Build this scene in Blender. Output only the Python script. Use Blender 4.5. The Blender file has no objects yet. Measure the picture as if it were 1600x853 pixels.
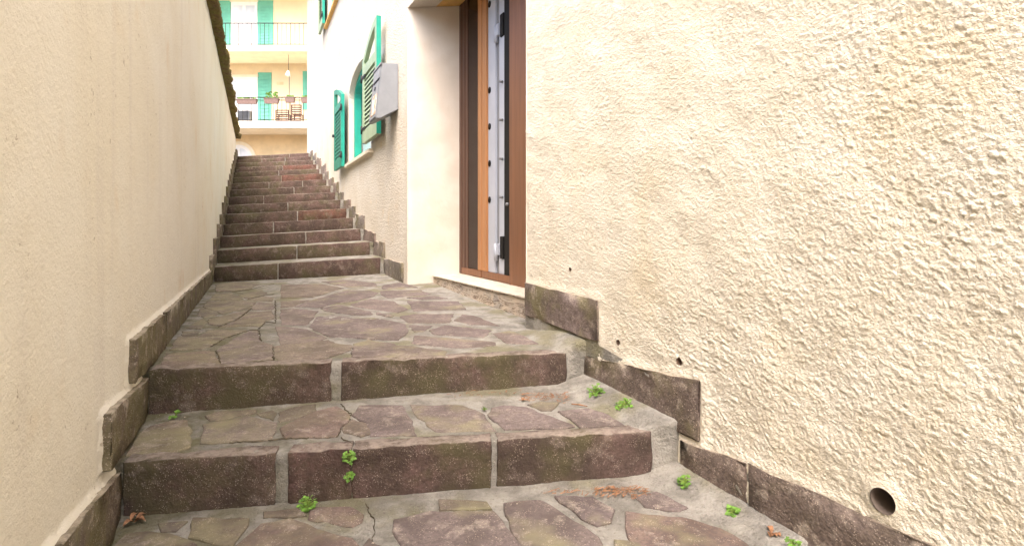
import bpy, bmesh, math, random
import numpy as np
from mathutils import Vector

# ------------------------------------------------------------------ camera, sky, sun, exposure
S = bpy.context.scene
C = S.collection
E = 1.35                       # eye height above the foot of the alley
F, CX, HY = 850.0, 800.0, 355.0  # focal length / principal column / horizon row of a 1600 px wide frame
cam = bpy.data.cameras.new("camera"); cam_o = bpy.data.objects.new("camera", cam); C.objects.link(cam_o)
cam.sensor_width = 36.0; cam.lens = 36.0 * F / 1600.0
cam.shift_y = (HY - 426.5) / 1600.0
cam.clip_start = 0.02; cam.clip_end = 1000
cam_o.location = (0, 0, E); cam_o.rotation_euler = (math.radians(90), 0, 0)
S.camera = cam_o

SUN_AZ, SUN_EL = math.radians(-179), math.radians(57)
w = bpy.data.worlds.new("World"); S.world = w; w.use_nodes = True
wn = w.node_tree.nodes; wl = w.node_tree.links
bg = wn.get("Background") or wn.new("ShaderNodeBackground")
sky = wn.new("ShaderNodeTexSky"); sky.sky_type = 'NISHITA'; sky.sun_disc = False
sky.sun_elevation = SUN_EL; sky.sun_rotation = SUN_AZ
sky.air_density = 0.75; sky.dust_density = 5.0; sky.ozone_density = 0.4
wl.new(sky.outputs[0], bg.inputs[0]); bg.inputs[1].default_value = 0.15
sun = bpy.data.lights.new("sun", 'SUN'); sun.energy = .5; sun.angle = math.radians(60); sun.color = (1, .97, .92)
sun_o = bpy.data.objects.new("sun", sun); C.objects.link(sun_o)
sv = Vector((math.sin(SUN_AZ) * math.cos(SUN_EL), math.cos(SUN_AZ) * math.cos(SUN_EL), math.sin(SUN_EL)))
sun_o.rotation_euler = (-sv).to_track_quat('-Z', 'Y').to_euler(); sun_o.location = (-5, -8, 15)
S.view_settings.view_transform = 'Standard'; S.view_settings.look = 'None'
S.view_settings.gamma = 1; S.view_settings.use_curve_mapping = False
S.view_settings.exposure = 2.14
S.render.engine = 'CYCLES'
S.cycles.use_denoising = True
S.cycles.max_bounces = 6; S.cycles.diffuse_bounces = 3; S.cycles.caustics_reflective = False; S.cycles.caustics_refractive = False

rng = random.Random(7)

# ------------------------------------------------------------------ geometry helpers
def P(x, y, d):                      # a photo direction at depth d metres
    return Vector(((x - CX) / F * d, d, E + (HY - y) / F * d))
def Z(y, d): return E + (HY - y) / F * d

def empty(name, loc=(0, 0, 0)):
    o = bpy.data.objects.new(name, None); C.objects.link(o); o.location = loc; o.empty_display_size = .1
    return o
def tag(o, label=None, cat=None, group=None, kind=None):
    if label: o['label'] = label
    if cat: o['category'] = cat
    if group: o['group'] = group
    if kind: o['kind'] = kind
    return o
def link(name, me, m=None, parent=None, smooth=False, color=None):
    o = bpy.data.objects.new(name, me); C.objects.link(o)
    if m is not None:
        if isinstance(m, (list, tuple)):
            for k in m: me.materials.append(k)
        else: me.materials.append(m)
    if parent is not None:
        o.parent = parent
        root = parent
        off = Vector((0, 0, 0))
        while root is not None: off += root.location; root = root.parent
        o.location = -off if parent.type == 'EMPTY' or True else (0, 0, 0)
    if smooth:
        me.polygons.foreach_set('use_smooth', [True] * len(me.polygons))
    if color: o.color = (*color, 1)
    return o
def mesh(name, verts, faces, m=None, parent=None, smooth=False, color=None):
    me = bpy.data.meshes.new(name); me.from_pydata([tuple(v) for v in verts], [], faces); me.update()
    return link(name, me, m, parent, smooth, color)
def bm_obj(name, bm, m=None, parent=None, smooth=False, color=None):
    bmesh.ops.recalc_face_normals(bm, faces=bm.faces)
    me = bpy.data.meshes.new(name); bm.to_mesh(me); bm.free(); me.update()
    return link(name, me, m, parent, smooth, color)

def perlin(x, y, seed=0):
    x = np.asarray(x, float); y = np.asarray(y, float)
    xi = np.floor(x).astype(np.int64); yi = np.floor(y).astype(np.int64)
    xf = x - xi; yf = y - yi
    def g(ix, iy):
        h = (ix * 374761393 + iy * 668265263 + seed * 1274126177) & 0xffffffff
        h = ((h ^ (h >> 13)) * 1274126177) & 0xffffffff
        h = h ^ (h >> 16)
        a = (h & 0xffff) / 65536.0 * 2 * np.pi
        return np.cos(a), np.sin(a)
    u = xf * xf * xf * (xf * (xf * 6 - 15) + 10); v = yf * yf * yf * (yf * (yf * 6 - 15) + 10)
    def dt(ix, iy, fx, fy):
        gx, gy = g(ix, iy); return gx * fx + gy * fy
    a = dt(xi, yi, xf, yf); b = dt(xi + 1, yi, xf - 1, yf)
    c = dt(xi, yi + 1, xf, yf - 1); d = dt(xi + 1, yi + 1, xf - 1, yf - 1)
    return ((a * (1 - u) + b * u) * (1 - v) + (c * (1 - u) + d * u) * v) * 1.5
def fbm(x, y, o=4, seed=0, gain=.5):
    t = 0; a = 1.0; n = 0
    for k in range(o):
        t = t + a * perlin(x * 2 ** k + 17 * k, y * 2 ** k - 9 * k, seed + k); n += a; a *= gain
    return t / n
def sstep(a, b, x):
    t = np.clip((x - a) / (b - a), 0, 1); return t * t * (3 - 2 * t)

def grid_mesh(name, V, m, parent=None, smooth=True, keep=None, flip=False):
    """V: (n, k, 3) array of points; keep: optional (n-1, k-1) bool mask of faces"""
    n, k = V.shape[:2]
    me = bpy.data.meshes.new(name)
    idx = np.arange(n * k).reshape(n, k)
    q = np.stack([idx[:-1, :-1], idx[1:, :-1], idx[1:, 1:], idx[:-1, 1:]], -1)
    if flip: q = q[..., ::-1]
    q = q.reshape(-1, 4)
    if keep is not None: q = q[keep.reshape(-1)]
    me.vertices.add(n * k); me.vertices.foreach_set('co', V.reshape(-1).astype(np.float32))
    me.loops.add(len(q) * 4); me.loops.foreach_set('vertex_index', q.reshape(-1).astype(np.int32))
    me.polygons.add(len(q)); me.polygons.foreach_set('loop_start', np.arange(0, len(q) * 4, 4, dtype=np.int32))
    me.update(calc_edges=True); me.validate()
    return link(name, me, m, parent, smooth)

def lattice(name, c8, n=(6, 3, 2), rnd=.006, jit=.003, m=None, parent=None, color=None, seed=None, wob=0.0, freq=9.0):
    """closed, rounded, uneven stone. c8: corners [x0y0z0,x1y0z0,x0y1z0,x1y1z0, x0y0z1,...] (x along, y back, z up)"""
    r = random.Random(seed if seed is not None else rng.random())
    c = [Vector(p) for p in c8]
    lx = (c[1] - c[0]).length; ly = (c[2] - c[0]).length; lz = (c[4] - c[0]).length
    L = (max(lx, 1e-4), max(ly, 1e-4), max(lz, 1e-4))
    def axis(nn, ll):
        e = min(rnd / ll, .3)
        return [0.0, e] + [e + (1 - 2 * e) * i / nn for i in range(1, nn)] + [1 - e, 1.0]
    ax = [axis(n[i], L[i]) for i in range(3)]
    N = [len(a) for a in ax]
    bm = bmesh.new(); vs = {}
    sd = r.randint(0, 9999)
    for i in range(N[0]):
        for j in range(N[1]):
            for k in range(N[2]):
                on = [i in (0, N[0] - 1), j in (0, N[1] - 1), k in (0, N[2] - 1)]
                if not any(on): continue
                t = [ax[0][i], ax[1][j], ax[2][k]]
                if sum(on) >= 2:
                    sh = .42 if sum(on) == 2 else .6
                    for q in range(3):
                        if on[q]:
                            e = min(rnd / L[q], .3) * sh
                            t[q] = e if t[q] < .5 else 1 - e
                u, v, ww = t
                p = (c[0] * (1 - u) * (1 - v) * (1 - ww) + c[1] * u * (1 - v) * (1 - ww) + c[2] * (1 - u) * v * (1 - ww) + c[3] * u * v * (1 - ww)
                     + c[4] * (1 - u) * (1 - v) * ww + c[5] * u * (1 - v) * ww + c[6] * (1 - u) * v * ww + c[7] * u * v * ww)
                jj = jit
                p = p + Vector((r.uniform(-jj, jj), r.uniform(-jj, jj), r.uniform(-jj, jj)))
                if wob:
                    p = p + Vector((float(perlin(p.x * freq + p.z * freq, p.y * freq, sd)), float(perlin(p.x * freq, p.y * freq + p.z * freq, sd + 3)), float(perlin(p.x * freq, p.y * freq - p.z * freq, sd + 5)))) * wob
                vs[i, j, k] = bm.verts.new(p)
    def quad(a, b, cc, d):
        try: bm.faces.new((vs[a], vs[b], vs[cc], vs[d]))
        except ValueError: pass
    for i in range(N[0] - 1):
        for j in range(N[1] - 1):
            for k in (0, N[2] - 1): quad((i, j, k), (i + 1, j, k), (i + 1, j + 1, k), (i, j + 1, k))
        for k in range(N[2] - 1):
            for j in (0, N[1] - 1): quad((i, j, k), (i + 1, j, k), (i + 1, j, k + 1), (i, j, k + 1))
    for j in range(N[1] - 1):
        for k in range(N[2] - 1):
            for i in (0, N[0] - 1): quad((i, j, k), (i, j + 1, k), (i, j + 1, k + 1), (i, j, k + 1))
    return bm_obj(name, bm, m, parent, True, color)

def add_box8(bm, c8):
    v = [bm.verts.new(p) for p in c8]
    for f in ((0, 1, 3, 2), (4, 6, 7, 5), (0, 4, 5, 1), (2, 3, 7, 6), (0, 2, 6, 4), (1, 5, 7, 3)):
        bm.faces.new([v[i] for i in f])
def add_box(bm, x0, x1, y0, y1, z0, z1, fr=None):
    c = [(x, y, z) for z in (z0, z1) for y in (y0, y1) for x in (x0, x1)]
    if fr: c = [fr(*p) for p in c]
    add_box8(bm, c)
def box(name, dims, m, parent=None, fr=None, bevel=0, color=None):
    bm = bmesh.new(); add_box(bm, *dims, fr=fr)
    if bevel: bmesh.ops.bevel(bm, geom=bm.edges[:], offset=bevel, segments=2, affect='EDGES')
    return bm_obj(name, bm, m, parent, False, color)
def add_tube(bm, pts, r, n=8, cap=True):
    pts = [Vector(p) for p in pts]; rings = []
    for i, p in enumerate(pts):
        t = (pts[min(i + 1, len(pts) - 1)] - pts[max(i - 1, 0)]).normalized()
        a = t.orthogonal().normalized() if abs(t.z) > .9 else t.cross(Vector((0, 0, 1))).normalized()
        b = t.cross(a); rr = r[i] if isinstance(r, (list, tuple)) else r
        rings.append([bm.verts.new(p + (a * math.cos(2 * math.pi * q / n) + b * math.sin(2 * math.pi * q / n)) * rr) for q in range(n)])
    for i in range(len(rings) - 1):
        for q in range(n): bm.faces.new((rings[i][q], rings[i][(q + 1) % n], rings[i + 1][(q + 1) % n], rings[i + 1][q]))
    if cap:
        bm.faces.new(rings[0][::-1]); bm.faces.new(rings[-1])
def tube(name, pts, r, m, parent=None, n=8):
    bm = bmesh.new(); add_tube(bm, pts, r, n); return bm_obj(name, bm, m, parent, True)
def plate(name, outer, holes, fr, t0, t1, m, parent=None, reveal=True, color=None):
    """flat plate with holes in a local (s,z) frame, fr(s,t,z) -> world, thickness from t0 (front) to t1 (back)"""
    bm = bmesh.new()
    loops = [outer] + holes; es = []; rings = []
    for lp in loops:
        vs = [bm.verts.new((p[0], 0, p[1])) for p in lp]; rings.append(vs)
        for i in range(len(vs)): es.append(bm.edges.new((vs[i], vs[(i + 1) % len(vs)])))
    bmesh.ops.triangle_fill(bm, use_beauty=True, use_dissolve=False, edges=es)
    front = list(bm.faces)
    for vs in rings:
        bk = [bm.verts.new((v.co.x, 1, v.co.z)) for v in vs]
        for i in range(len(vs)):
            j = (i + 1) % len(vs); bm.faces.new((vs[i], vs[j], bk[j], bk[i]))
        for f in front: pass
        for v, b in zip(vs, bk): b.index = 0
    for v in bm.verts:
        s, t, z = v.co; v.co = fr(s, t0 if t < .5 else t1, z)
    return bm_obj(name, bm, m, parent, False, color)

# ------------------------------------------------------------------ materials
def lin(r, g, b):
    f = lambda c: (c / 255 / 12.92) if c / 255 <= .04045 else ((c / 255 + .055) / 1.055) ** 2.4
    return (f(r), f(g), f(b), 1)
class M:
    def __init__(s, name, rough=.8, spec=.3):
        s.m = bpy.data.materials.new(name); s.m.use_nodes = True; s.nt = s.m.node_tree
        s.b = s.nt.nodes['Principled BSDF']; s.b.inputs['Roughness'].default_value = rough
        s.b.inputs['Specular IOR Level'].default_value = spec
        tc = s.nt.nodes.new('ShaderNodeTexCoord'); s.co = tc.outputs['Object']; s.oi = s.nt.nodes.new('ShaderNodeObjectInfo')
    def N(s, t, **kw):
        n = s.nt.nodes.new(t)
        for k, v in kw.items(): setattr(n, k, v)
        return n
    def L(s, a, b): s.nt.links.new(a, b)
    def offset(s, k=13.0):                     # shift the texture from one object to the next
        a = s.N('ShaderNodeVectorMath', operation='SCALE'); a.inputs[0].default_value = (k, k * .7, k * 1.3)
        s.L(s.oi.outputs['Random'], a.inputs['Scale'])
        b = s.N('ShaderNodeVectorMath', operation='ADD'); s.L(s.co, b.inputs[0]); s.L(a.outputs[0], b.inputs[1]); s.co = b.outputs[0]
    def left_moss(s):                          # nearness to the damp boundary wall
        sp = s.N('ShaderNodeSeparateXYZ'); tc = s.N('ShaderNodeTexCoord'); s.L(tc.outputs['Object'], sp.inputs[0])
        q = s.math('ADD', s.math('ADD', sp.outputs[0], s.math('MULTIPLY', sp.outputs[1], .473)), .397)
        return s.step(q, .1, .85, 1, 0)
    def noise(s, scale, detail=4, rough=.55, stretch=None, dist=0.0):
        n = s.N('ShaderNodeTexNoise'); n.inputs['Scale'].default_value = scale; n.inputs['Detail'].default_value = min(detail, 3)
        n.inputs['Roughness'].default_value = rough; n.inputs['Distortion'].default_value = dist
        if stretch:
            mp = s.N('ShaderNodeMapping'); mp.inputs['Scale'].default_value = stretch; s.L(s.co, mp.inputs[0]); s.L(mp.outputs[0], n.inputs['Vector'])
        else: s.L(s.co, n.inputs['Vector'])
        return n.outputs[0]
    def voro(s, scale, feature='F1', rand=1.0):
        n = s.N('ShaderNodeTexVoronoi', feature=feature); n.inputs['Scale'].default_value = scale; s.L(s.co, n.inputs['Vector'])
        return n.outputs[0]
    def step(s, v, a, b, lo=0.0, hi=1.0):
        n = s.N('ShaderNodeMapRange', interpolation_type='SMOOTHSTEP'); n.inputs[1].default_value = a; n.inputs[2].default_value = b
        n.inputs[3].default_value = lo; n.inputs[4].default_value = hi; s.L(v, n.inputs[0]); return n.outputs[0]
    def mix(s, f, a, b, mode='MIX'):
        n = s.N('ShaderNodeMix', data_type='RGBA', blend_type=mode)
        for sock, v in ((n.inputs[0], f), (n.inputs[6], a), (n.inputs[7], b)):
            if hasattr(v, 'node'): s.L(v, sock)
            else: sock.default_value = v
        return n.outputs[2]
    def math(s, op, a, b):
        n = s.N('ShaderNodeMath', operation=op)
        for sock, v in ((n.inputs[0], a), (n.inputs[1], b)):
            if hasattr(v, 'node'): s.L(v, sock)
            else: sock.default_value = v
        return n.outputs[0]
    def col(s, c):
        if hasattr(c, 'node'): s.L(c, s.b.inputs['Base Color'])
        else: s.b.inputs['Base Color'].default_value = c
    def bump(s, h, dist, strength=1.0, prev=None):
        n = s.N('ShaderNodeBump'); n.inputs['Strength'].default_value = strength; n.inputs['Distance'].default_value = dist
        s.L(h, n.inputs['Height'])
        if prev is not None: s.L(prev, n.inputs['Normal'])
        s.L(n.outputs[0], s.b.inputs['Normal']); return n.outputs[0]

def stone_mat(name, c1, c2, moss, moss_amt, fleck=.35, dust=None, top=None):
    k = M(name, .85, .25); k.offset()
    base = k.mix(k.step(k.noise(6, 3), .38, .62), c1, c2)
    base = k.mix(1.0, base, k.oi.outputs['Color'], 'MULTIPLY')
    base = k.mix(k.step(k.noise(75, 2, .65), .36, .66, 0, .6), base, (c1[0] * .42, c1[1] * .40, c1[2] * .40, 1))
    if moss_amt: base = k.mix(k.step(k.noise(3.6, 3, .65), .60 - moss_amt, .78 - moss_amt * .7, 0, .8), base, moss)
    if moss_amt: base = k.mix(k.math('MULTIPLY', k.left_moss(), k.step(k.noise(7, 3, .7), .36, .62, 0, .6)), base, moss)
    if dust: base = k.mix(k.step(k.noise(13, 3, .8), .53, .72, 0, .6), base, dust)
    fl = k.math('MULTIPLY', k.step(k.voro(190), .17, .30, 1, 0), k.step(k.noise(26, 2), .40, .62, 0, fleck * 1.6))
    base = k.mix(fl, base, lin(206, 188, 170))
    fl2 = k.math('MULTIPLY', k.step(k.voro(80), .11, .19, 1, 0), k.step(k.noise(11, 1), .45, .6, 0, fleck))
    base = k.mix(fl2, base, lin(204, 186, 170))
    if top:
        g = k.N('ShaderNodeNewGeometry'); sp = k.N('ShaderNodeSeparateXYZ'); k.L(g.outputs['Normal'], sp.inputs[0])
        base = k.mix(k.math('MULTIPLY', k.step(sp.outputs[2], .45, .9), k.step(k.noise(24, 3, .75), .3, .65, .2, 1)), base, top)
    k.col(base)
    b1 = k.bump(k.noise(20, 3, .7), .007)
    k.bump(k.noise(150, 2, .6), .003, .9, b1)
    return k.m
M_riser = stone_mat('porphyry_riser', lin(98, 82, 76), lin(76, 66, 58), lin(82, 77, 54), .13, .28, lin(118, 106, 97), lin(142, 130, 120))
M_pave = stone_mat('porphyry_paving', lin(134, 122, 118), lin(108, 98, 93), lin(136, 130, 102), .09, .34, lin(158, 147, 136))  # lighter than the risers: worn and dusty, and top light put into the colour
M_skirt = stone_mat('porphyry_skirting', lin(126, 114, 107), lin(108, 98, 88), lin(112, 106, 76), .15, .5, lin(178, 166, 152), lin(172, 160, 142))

k = M('mortar', .92, .15)
base = k.mix(k.step(k.noise(9, 6, .65), .35, .65), lin(138, 134, 126), lin(174, 169, 160))
base = k.mix(k.step(k.noise(3.2, 5, .6), .48, .64, 0, .75), base, lin(132, 127, 98))
base = k.mix(k.step(k.noise(90, 4, .7), .55, .75, 0, .6), base, lin(100, 92, 82))
base = k.mix(k.step(k.voro(120), .1, .22, .5, 0), base, lin(196, 190, 180))
base = k.mix(k.math('MULTIPLY', k.left_moss(), k.step(k.noise(8, 3, .7), .35, .6, 0, .7)), base, lin(104, 100, 66))
k.col(base); b1 = k.bump(k.noise(34, 3, .75), .02); k.bump(k.noise(190, 3, .8), .007, 1, b1); M_mortar = k.m

k = M('stucco', .93, .12)
base = k.mix(k.step(k.noise(5, 5), .35, .65), lin(236, 228, 211), lin(230, 221, 202))
base = k.mix(k.step(k.noise(2.1, 3, .65), .54, .72, 0, .3), base, lin(226, 206, 166))
base = k.mix(k.step(k.noise(9, 3, .75), .66, .76, 0, .25), base, lin(206, 184, 148))
base = k.mix(k.step(k.noise(40, 3, .7), .58, .74, 0, .3), base, lin(214, 186, 138))
k.col(base); k.bump(k.noise(190, 2, .8), .006); M_stucco = k.m

k = M('plaster_smooth', .9, .15)
base = k.mix(k.step(k.noise(1.3, 6, .6), .35, .65), lin(242, 237, 222), lin(238, 231, 212))
st = k.noise(9, 5, .6, (1, 1, .06))
base = k.mix(k.step(st, .5, .72, 0, .3), base, lin(220, 212, 200))
base = k.mix(k.step(k.noise(2.2, 5, .65), .58, .75, 0, .5), base, lin(228, 208, 176))
base = k.mix(k.math('MULTIPLY', k.step(k.noise(38, 3, .75), .63, .69), k.step(k.noise(2.6, 2), .52, .6, 0, .7)), base, lin(168, 152, 126))
k.col(base); b1 = k.bump(k.noise(11, 3, .7, None, .3), .008, .5); k.bump(k.noise(90, 3, .75), .004, .9, b1); M_left = k.m

k = M('plaster_house', .9, .15)
base = k.mix(k.step(k.noise(2.5, 5), .35, .65), lin(228, 220, 206), lin(221, 211, 194))
base = k.mix(k.step(k.noise(7, 6, .6), .58, .75, 0, .35), base, lin(230, 204, 160))
k.col(base); k.bump(k.noise(42, 3, .75), .026, 1.0); M_house = k.m

k = M('plaster_jamb', .88, .15)
base = k.mix(k.step(k.noise(4, 5), .35, .65), lin(222, 213, 200), lin(215, 204, 189))
k.col(base); b1 = k.bump(k.noise(6, 6, .6), .008, .8); k.bump(k.noise(120, 3), .001, .6, b1); M_jamb = k.m

def flat(name, c, rough=.6, spec=.3, var=.12, scale=18, bump=.0, metal=0.0, stretch=None):
    k = M(name, rough, spec); k.b.inputs['Metallic'].default_value = metal
    d = tuple(v * (1 - var) for v in c[:3]) + (1,); e = tuple(min(1, v * (1 + var)) for v in c[:3]) + (1,)
    n = k.noise(scale, 5, .6, stretch)
    k.col(k.mix(k.step(n, .35, .65), d, e))
    if bump: k.bump(n, bump, .8)
    return k.m
M_wood_dark = flat('wood_dark', lin(88, 64, 52), .5, .4, .12, 30, .001, 0, (1, 1, .06))
M_wood_light = flat('wood_light', lin(168, 118, 76), .5, .4, .1, 30, .001, 0, (1, 1, .06))
M_wood_mid = flat('wood_mid', lin(122, 82, 56), .5, .4, .1, 30, .001, 0, (1, 1, .06))
M_white_metal = flat('white_metal', lin(172, 178, 190), .4, .5, .03, 6)
M_grey_metal = flat('grey_metal', lin(120, 122, 126), .4, .5, .05, 8)
M_black = flat('black_gap_and_fittings', lin(14, 13, 13), .7, .3, .2)  # black for the dark door gap, bolt holes, letter slot and hinge plates
M_iron = flat('black_iron', lin(40, 38, 40), .6, .4, .2, 20)
M_teal = flat('teal_paint', lin(28, 150, 128), .5, .4, .08, 9, .0005)
M_teal2 = flat('weathered_teal_paint', lin(58, 140, 118), .55, .35, .1, 9, .0005)
M_sage = flat('pale_green_paint', lin(160, 178, 148), .55, .35, .06, 9, .0005)
M_mint = flat('mint_paint', lin(108, 188, 164), .55, .35, .06, 4)
M_zinc = flat('grey_sheet_metal', lin(136, 139, 143), .45, .5, .05, 7, 0)
M_sill = flat('limestone_sill', lin(226, 214, 194), .8, .2, .07, 14, .001)
M_thtop = flat('threshold_stone', lin(206, 196, 180), .8, .2, .12, 22, .001)
M_sill2 = flat('tan_sill', lin(222, 180, 112), .8, .2, .08, 14)
M_white = flat('white_paint', lin(240, 240, 238), .6, .3, .03, 5)
M_fac = flat('facade_yellow', lin(240, 222, 186), .9, .15, .05, 1.2)
M_fac2 = flat('facade_ochre', lin(230, 206, 164), .9, .15, .08, 1.5)
M_trim = flat('facade_trim', lin(244, 232, 206), .9, .15, .04, 2)
M_terr = flat('planter_clay', lin(134, 112, 104), .8, .2, .12, 20)
M_chair = flat('chair_wood', lin(104, 74, 68), .7, .3, .12, 20)
M_curtain = flat('curtain', lin(226, 226, 226), .9, .1, .06, 30, 0, 0, (1, 1, .02))
M_tile = flat('roof_tile', lin(150, 98, 74), .9, .2, .2, 10)
M_leaf = flat('weed_leaf', lin(104, 142, 58), .55, .3, .35, 40)
M_stem = flat('weed_stem', lin(110, 130, 60), .7, .2, .2)
M_dry = flat('dry_leaf', lin(146, 108, 80), .8, .2, .3, 60)
M_ground = flat('ground_asphalt', lin(120, 112, 104), .95, .1, .15, 3, .003)
M_pvc = flat('pipe_grey', lin(104, 92, 84), .7, .3, .1, 20)
M_rust = flat('rusty_pipe', lin(96, 78, 66), .8, .3, .3, 60)
k = M('glass', .06, .08); k.col(lin(44, 30, 24)); k.b.inputs['Roughness'].default_value = .12; M_glass = k.m
k = M('pale_glass', .1, .5); k.col(k.mix(k.step(k.noise(.9, 3), .4, .6), lin(196, 206, 216), lin(230, 234, 238))); M_pane = k.m
k = M('mossy_coping', .95, .1); k.offset()
base = k.mix(k.step(k.noise(14, 6, .7), .35, .62), lin(122, 100, 72), lin(124, 116, 66))
base = k.mix(k.step(k.noise(40, 4, .7), .5, .68, 0, .7), base, lin(70, 56, 42))
base = k.mix(k.step(k.noise(33, 3, .6), .68, .73, 0, .9), base, lin(196, 184, 140))
k.col(base); b1 = k.bump(k.noise(28, 6, .75), .05); M_moss = k.m
k = M('veined_threshold', .75, .3)
mp = k.noise(7, 7, .72, (.45, .45, 3.2), 1.6)
vein = k.step(k.math('ABSOLUTE', k.math('SUBTRACT', mp, .5), 0), .012, .045, 1, 0)
base = k.mix(k.step(k.noise(8, 4), .3, .7), lin(206, 190, 170), lin(186, 174, 160))
base = k.mix(k.step(k.noise(4, 3, .6, (1, 1, 2)), .56, .66, 0, .6), base, lin(150, 146, 142))
base = k.mix(k.math('MULTIPLY', vein, .75), base, lin(104, 82, 66))
k.col(base); k.bump(k.math('SUBTRACT', 1.0, vein), .004, .8); M_thresh = k.m
k = M('flyer_paper', .7, .2)
base = k.mix(k.step(k.noise(16, 2), .5, .55), lin(232, 226, 214), lin(214, 176, 140))
k.col(k.mix(k.step(k.noise(40, 2), .56, .6, 0, .7), base, lin(150, 150, 160))); M_paper = k.m

# ------------------------------------------------------------------ planes of the place
# left wall face of skirting: X = -0.397 - 0.473 d ; near house wall: X = 1.433 - 0.46 d ; far house wall: X = 1.352 - 0.479 d
def frame2(x0, slope, left):
    l = math.hypot(slope, 1); u = Vector((slope / l, 1 / l, 0)); n = Vector((u.y, -u.x, 0)) if left else Vector((-u.y, u.x, 0))
    def fr(d, t, z):                                  # d = depth from camera plane, t = out of the wall into the alley, z = absolute
        return Vector((x0 + slope * d, d, 0)) + n * t + Vector((0, 0, z))
    fr.u = u; fr.n = n; fr.l = l; fr.x0 = x0; fr.sl = slope
    return fr
FL = frame2(-.397, -.473, True)
FN = frame2(1.433, -.46, False)
FF = frame2(1.352, -.479, False)
def d_on(fr, x, t=0.0):                                # depth where photo column x meets plane (offset t)
    x0 = fr.x0 + fr.n.x * t - fr.sl * fr.n.y * t
    return x0 / ((x - CX) / F - fr.sl)

# ------------------------------------------------------------------ ground
bm = bmesh.new(); add_box(bm, -150, 150, -60, 240, -.5, 0)
tag(bm_obj('ground', bm, M_ground), kind='structure')
bm = bmesh.new(); add_box(bm, -60, 60, 12.75, 120, -.2, E + 1.6)
tag(bm_obj('upper_square', bm, M_ground), kind='structure')

# ------------------------------------------------------------------ lower stairs and landing
def surf_land(X, d):
    a = np.clip((X - (FL.x0 + FL.sl * d)) / 1.72, 0, 1.1); b = np.clip((d - 2.03) / 3.3, -.1, 1.1)
    zl = -.533 + .006 * b; zr = -.55 + .08 * b * np.abs(b)
    return E + zl * (1 - a) + zr * a
def surf_mid(X, d):
    a = np.clip((X + 1.2) / 1.7, 0, 1); return E - .702 + .004 * a + (d - 1.8) * .03
def surf_low(X, d):
    a = np.clip((X + 1.1) / 1.6, 0, 1); return E - .868 + .022 * a + (d - 1.6) * .03
def hit(x, y, surf):
    d = 2.0
    for _ in range(40):
        z = float(surf((x - CX) / F * d, d)) - E
        d = .5 * d + .5 * min(max(-z * F / (y - HY), .3), 9)
    return Vector(((x - CX) / F * d, d, E + z))

def ramp_h(X, d, surf):                                # mortar fillet against the house wall
    q = (FN.x0 + FN.sl * d - X) * .908                 # distance from the wall
    return np.where(surf == 0, .06, .045) * (1 - sstep(.0, .16, q))
def bed(name, p0L, p0R, p1L, p1R, surf, k, nx, ny, parent=None, drop=.5, fillet=.05, overL=.06):
    """mortar body: p0* front edge, p1* back edge as (X,d); front face falls by drop"""
    p0L, p0R = (p0L[0] - .04 * (p0R[0] - p0L[0]), p0L[1] - .04 * (p0R[1] - p0L[1])), (p0R[0] + .08 * (p0R[0] - p0L[0]), p0R[1] + .08 * (p0R[1] - p0L[1]))
    a = np.linspace(0, 1, nx)[:, None]; b = np.linspace(0, 1, ny)[None, :]
    X = (p0L[0] * (1 - a) + p0R[0] * a) * (1 - b) + (p1L[0] * (1 - a) + p1R[0] * a) * b
    D = (p0L[1] * (1 - a) + p0R[1] * a) * (1 - b) + (p1L[1] * (1 - a) + p1R[1] * a) * b
    Zs = surf(X, D)
    q = (FN.x0 + FN.sl * D - X) * .908
    f = fillet * (1 - sstep(0, .15, q)) * (1 - sstep(2.55, 2.95, D))
    Zs = Zs + f + .003 * fbm(X * 9, D * 9, 3, k) + .0025 * fbm(X * 38, D * 38, 2, k + 9) - .001
    edge = sstep(0, .012, b * (D[:, -1:] - D[:, :1]))
    Zs = Zs - .006 * (1 - edge)
    rows = [np.stack([X, D, Zs], -1)]
    V = rows[0]
    fx, fd, fz = V[:, :1, 0], V[:, :1, 1], V[:, :1, 2]
    dn = np.linspace(drop, .02, 8)[None, :]
    Fr = np.stack([fx + 0 * dn, fd + 0 * dn + .004 * fbm(fx * 14 + 0 * dn, dn * 14, 3, k + 5), fz - dn], -1)
    V = np.concatenate([Fr, V], 1)
    return grid_mesh(name, V, M_mortar, parent, True)

def XL(d): return FL.x0 + FL.sl * d
def XR(d): return FN.x0 + FN.sl * d
# rows of risers: left depth, right depth
R1L, R1R, R2L, R2R, R3L, R3R = 2.03, 2.40, 1.64, 1.87, 1.24, 1.42
landing = bed('landing', (XL(R1L), R1L), (XR(R1R), R1R), (XL(5.25) - .03, 5.25), (XR(5.5) + .25, 5.5), surf_land, 3, 120, 220, None, .2, .055)
tag(landing, kind='structure')
lower = bed('lower_stairs', (XL(R2L), R2L), (XR(R2R), R2R), (XL(R1L) - .05, R1L + .03), (XR(R1R) + .05, R1R + .03), surf_mid, 11, 120, 40, None, .2, .035)
tag(lower, kind='structure')
bed('tread_bed', (XL(R3L), R3L), (XR(R3R), R3R), (XL(R2L) - .05, R2L + .03), (XR(R2R) + .05, R2R + .03), surf_low, 17, 120, 40, lower, .2, .035)
for i in range(3):                                     # steps on down past the camera
    dl, dr, zz = R3L - .4 * (i + 1), R3R - .4 * (i + 1), E - .868 - .16 * (i + 1)
    bm = bmesh.new()
    add_box8(bm, [(XL(dl) - .03, dl, 0), (XR(dr) + .05, dr, 0), (XL(dl + .43) - .03, dl + .43, 0), (XR(dr + .43) + .05, dr + .43, 0),
                  (XL(dl) - .03, dl, zz), (XR(dr) + .05, dr, zz), (XL(dl + .43) - .03, dl + .43, zz), (XR(dr + .43) + .05, dr + .43, zz)])
    bm_obj('lower_step', bm, M_mortar, lower)

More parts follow.
